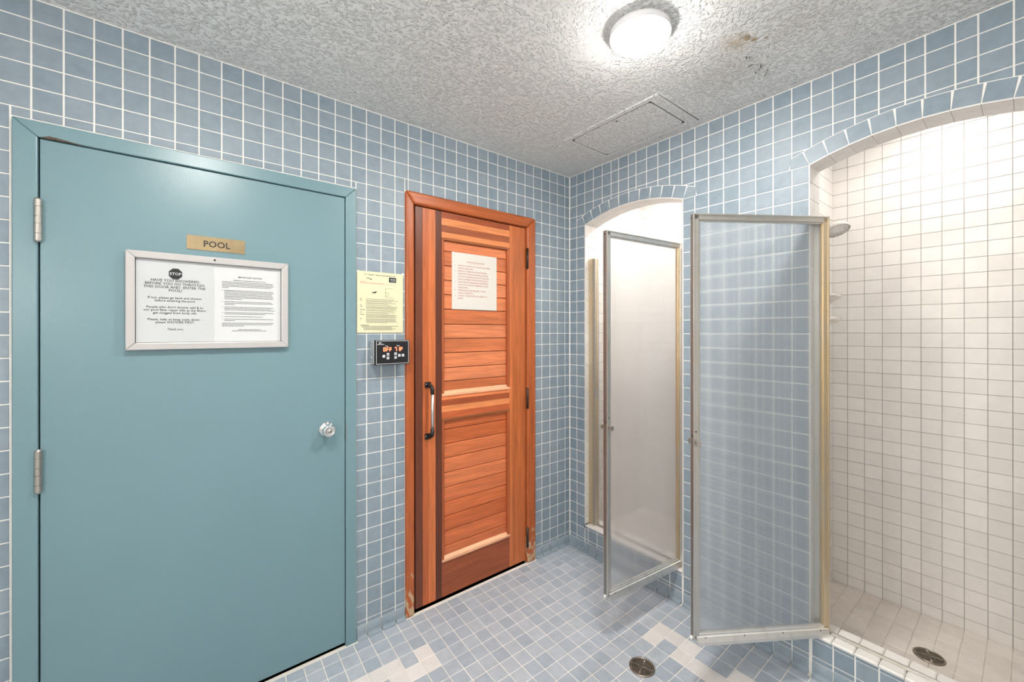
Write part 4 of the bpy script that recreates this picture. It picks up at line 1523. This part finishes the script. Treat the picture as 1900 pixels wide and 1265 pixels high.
def stall_lamp(x, v, label, glow):
    t = empty('shower_lamp', (x, -v, H - .02))
    tag(t, label, 'ceiling lamp')
    m = MB(); m.lathe([(.0, .0), (.085, .0), (.085, .012), (.072, .020)], (x, -v, H), '-Z', 36, caps=False)
    m.build('trim_ring', lamp_body, t)
    m = MB(); m.lathe([(.072, .018), (.050, .026), (.025, .029), (.0, .030)], (x, -v, H), '-Z', 36, caps=False)
    m.build('diffuser', glow, t)
    settle(t)
stall_lamp(.47, .49, 'round lamp in the ceiling of the farther shower', stall_glow_far)
stall_lamp(.47, 1.79, 'round lamp in the ceiling of the nearer shower', stall_glow)

# added strip out of view on the end wall, evens out the room's brightness
t = empty('added_fill_strip', (-U_END, -2.3, 1.75))
tag(t, 'added unseen fill strip on the end wall, brightening the room', 'fill light')
boxpart('housing', lamp_body, t, -U_END, -U_END + .045, -2.93, -1.67, 1.74, 1.88, .004)
m = MB()
prof = [(.0, 1.750), (.045, 1.754), (.072, 1.772), (.082, 1.81), (.072, 1.848), (.045, 1.866), (.0, 1.870)]
m.prism([(a, b) for a, b in prof], lambda a, b, c: Vector((-U_END + .04 + a, c, b)), -2.91, -1.69)
m.build('diffuser', plain('fill_strip_glow', (.9, .9, .9, 1), .3, emit=((1.0, .97, .93, 1), FILL_STRENGTH)), t)
settle(t)

# ------------------------------------------------------------------ access hatch in the ceiling
t = empty('access_hatch', (-.25, -.67, H - .006))
tag(t, 'painted rectangular access hatch in the ceiling by the corner', 'hatch')
hu0, hu1, hv0, hv1 = .058, .440, .375, .966
iu0, iu1, iv0, iv1 = .092, .410, .403, .914
fnh = lambda a, b, c: Vector((-a, -b, c))
for nm, poly in (('hatch_frame_side', [(hu0, hv0), (hu0, hv1), (iu0, iv1), (iu0, iv0)]), ('hatch_frame_side', [(hu1, hv0), (hu1, hv1), (iu1, iv1), (iu1, iv0)]),
                 ('hatch_frame_end', [(hu0, hv0), (hu1, hv0), (iu1, iv0), (iu0, iv0)]), ('hatch_frame_end', [(hu0, hv1), (hu1, hv1), (iu1, iv1), (iu0, iv1)])):
    m = MB(); m.prism(poly, fnh, H - .0035, H + .002)
    o = m.build(nm, ceil_mat, t)
    bv = o.modifiers.new('edge', 'BEVEL'); bv.width = .0015; bv.segments = 2; bv.limit_method = 'ANGLE'
def rr_poly(a0, a1, b0, b1, r, n=5):
    P = []
    for (cx_, cy_, s) in ((a1 - r, b1 - r, 0), (a0 + r, b1 - r, 1), (a0 + r, b0 + r, 2), (a1 - r, b0 + r, 3)):
        for q in range(n + 1):
            a = (s + q / n) * math.pi / 2
            P.append((cx_ + r * math.cos(a), cy_ + r * math.sin(a)))
    return P
m = MB(); m.prism(rr_poly(iu0 + .006, iu1 - .006, iv0 + .006, iv1 - .006, .022), fnh, H - .0030, H + .002)
m.build('hatch_panel', ceil_mat, t)
m = MB(); m.prism(rr_poly(iu0 - .002, iu1 + .002, iv0 - .002, iv1 + .002, .005), fnh, H - .0006, H + .002)
m.build('hatch_gap', plain('hatch_gap_dark', (.05, .047, .043, 1), .9), t)
m = MB(); m.lathe([(.0, .0), (.005, .0), (.005, .001), (.0, .0012)], (-.385, -.70, H - .003), '-Z', 12)
m.build('latch_hole', void, t)
m = MB()
m.prism([(hu0 + .002, hv1 - .001), (hu1 - .01, hv1 - .001), (hu1 - .01, hv1 + .0018), (hu0 + .002, hv1 + .0035)], fnh, H - .0008, H + .002)
m.build('cracked_edge', void, t)
settle(t)
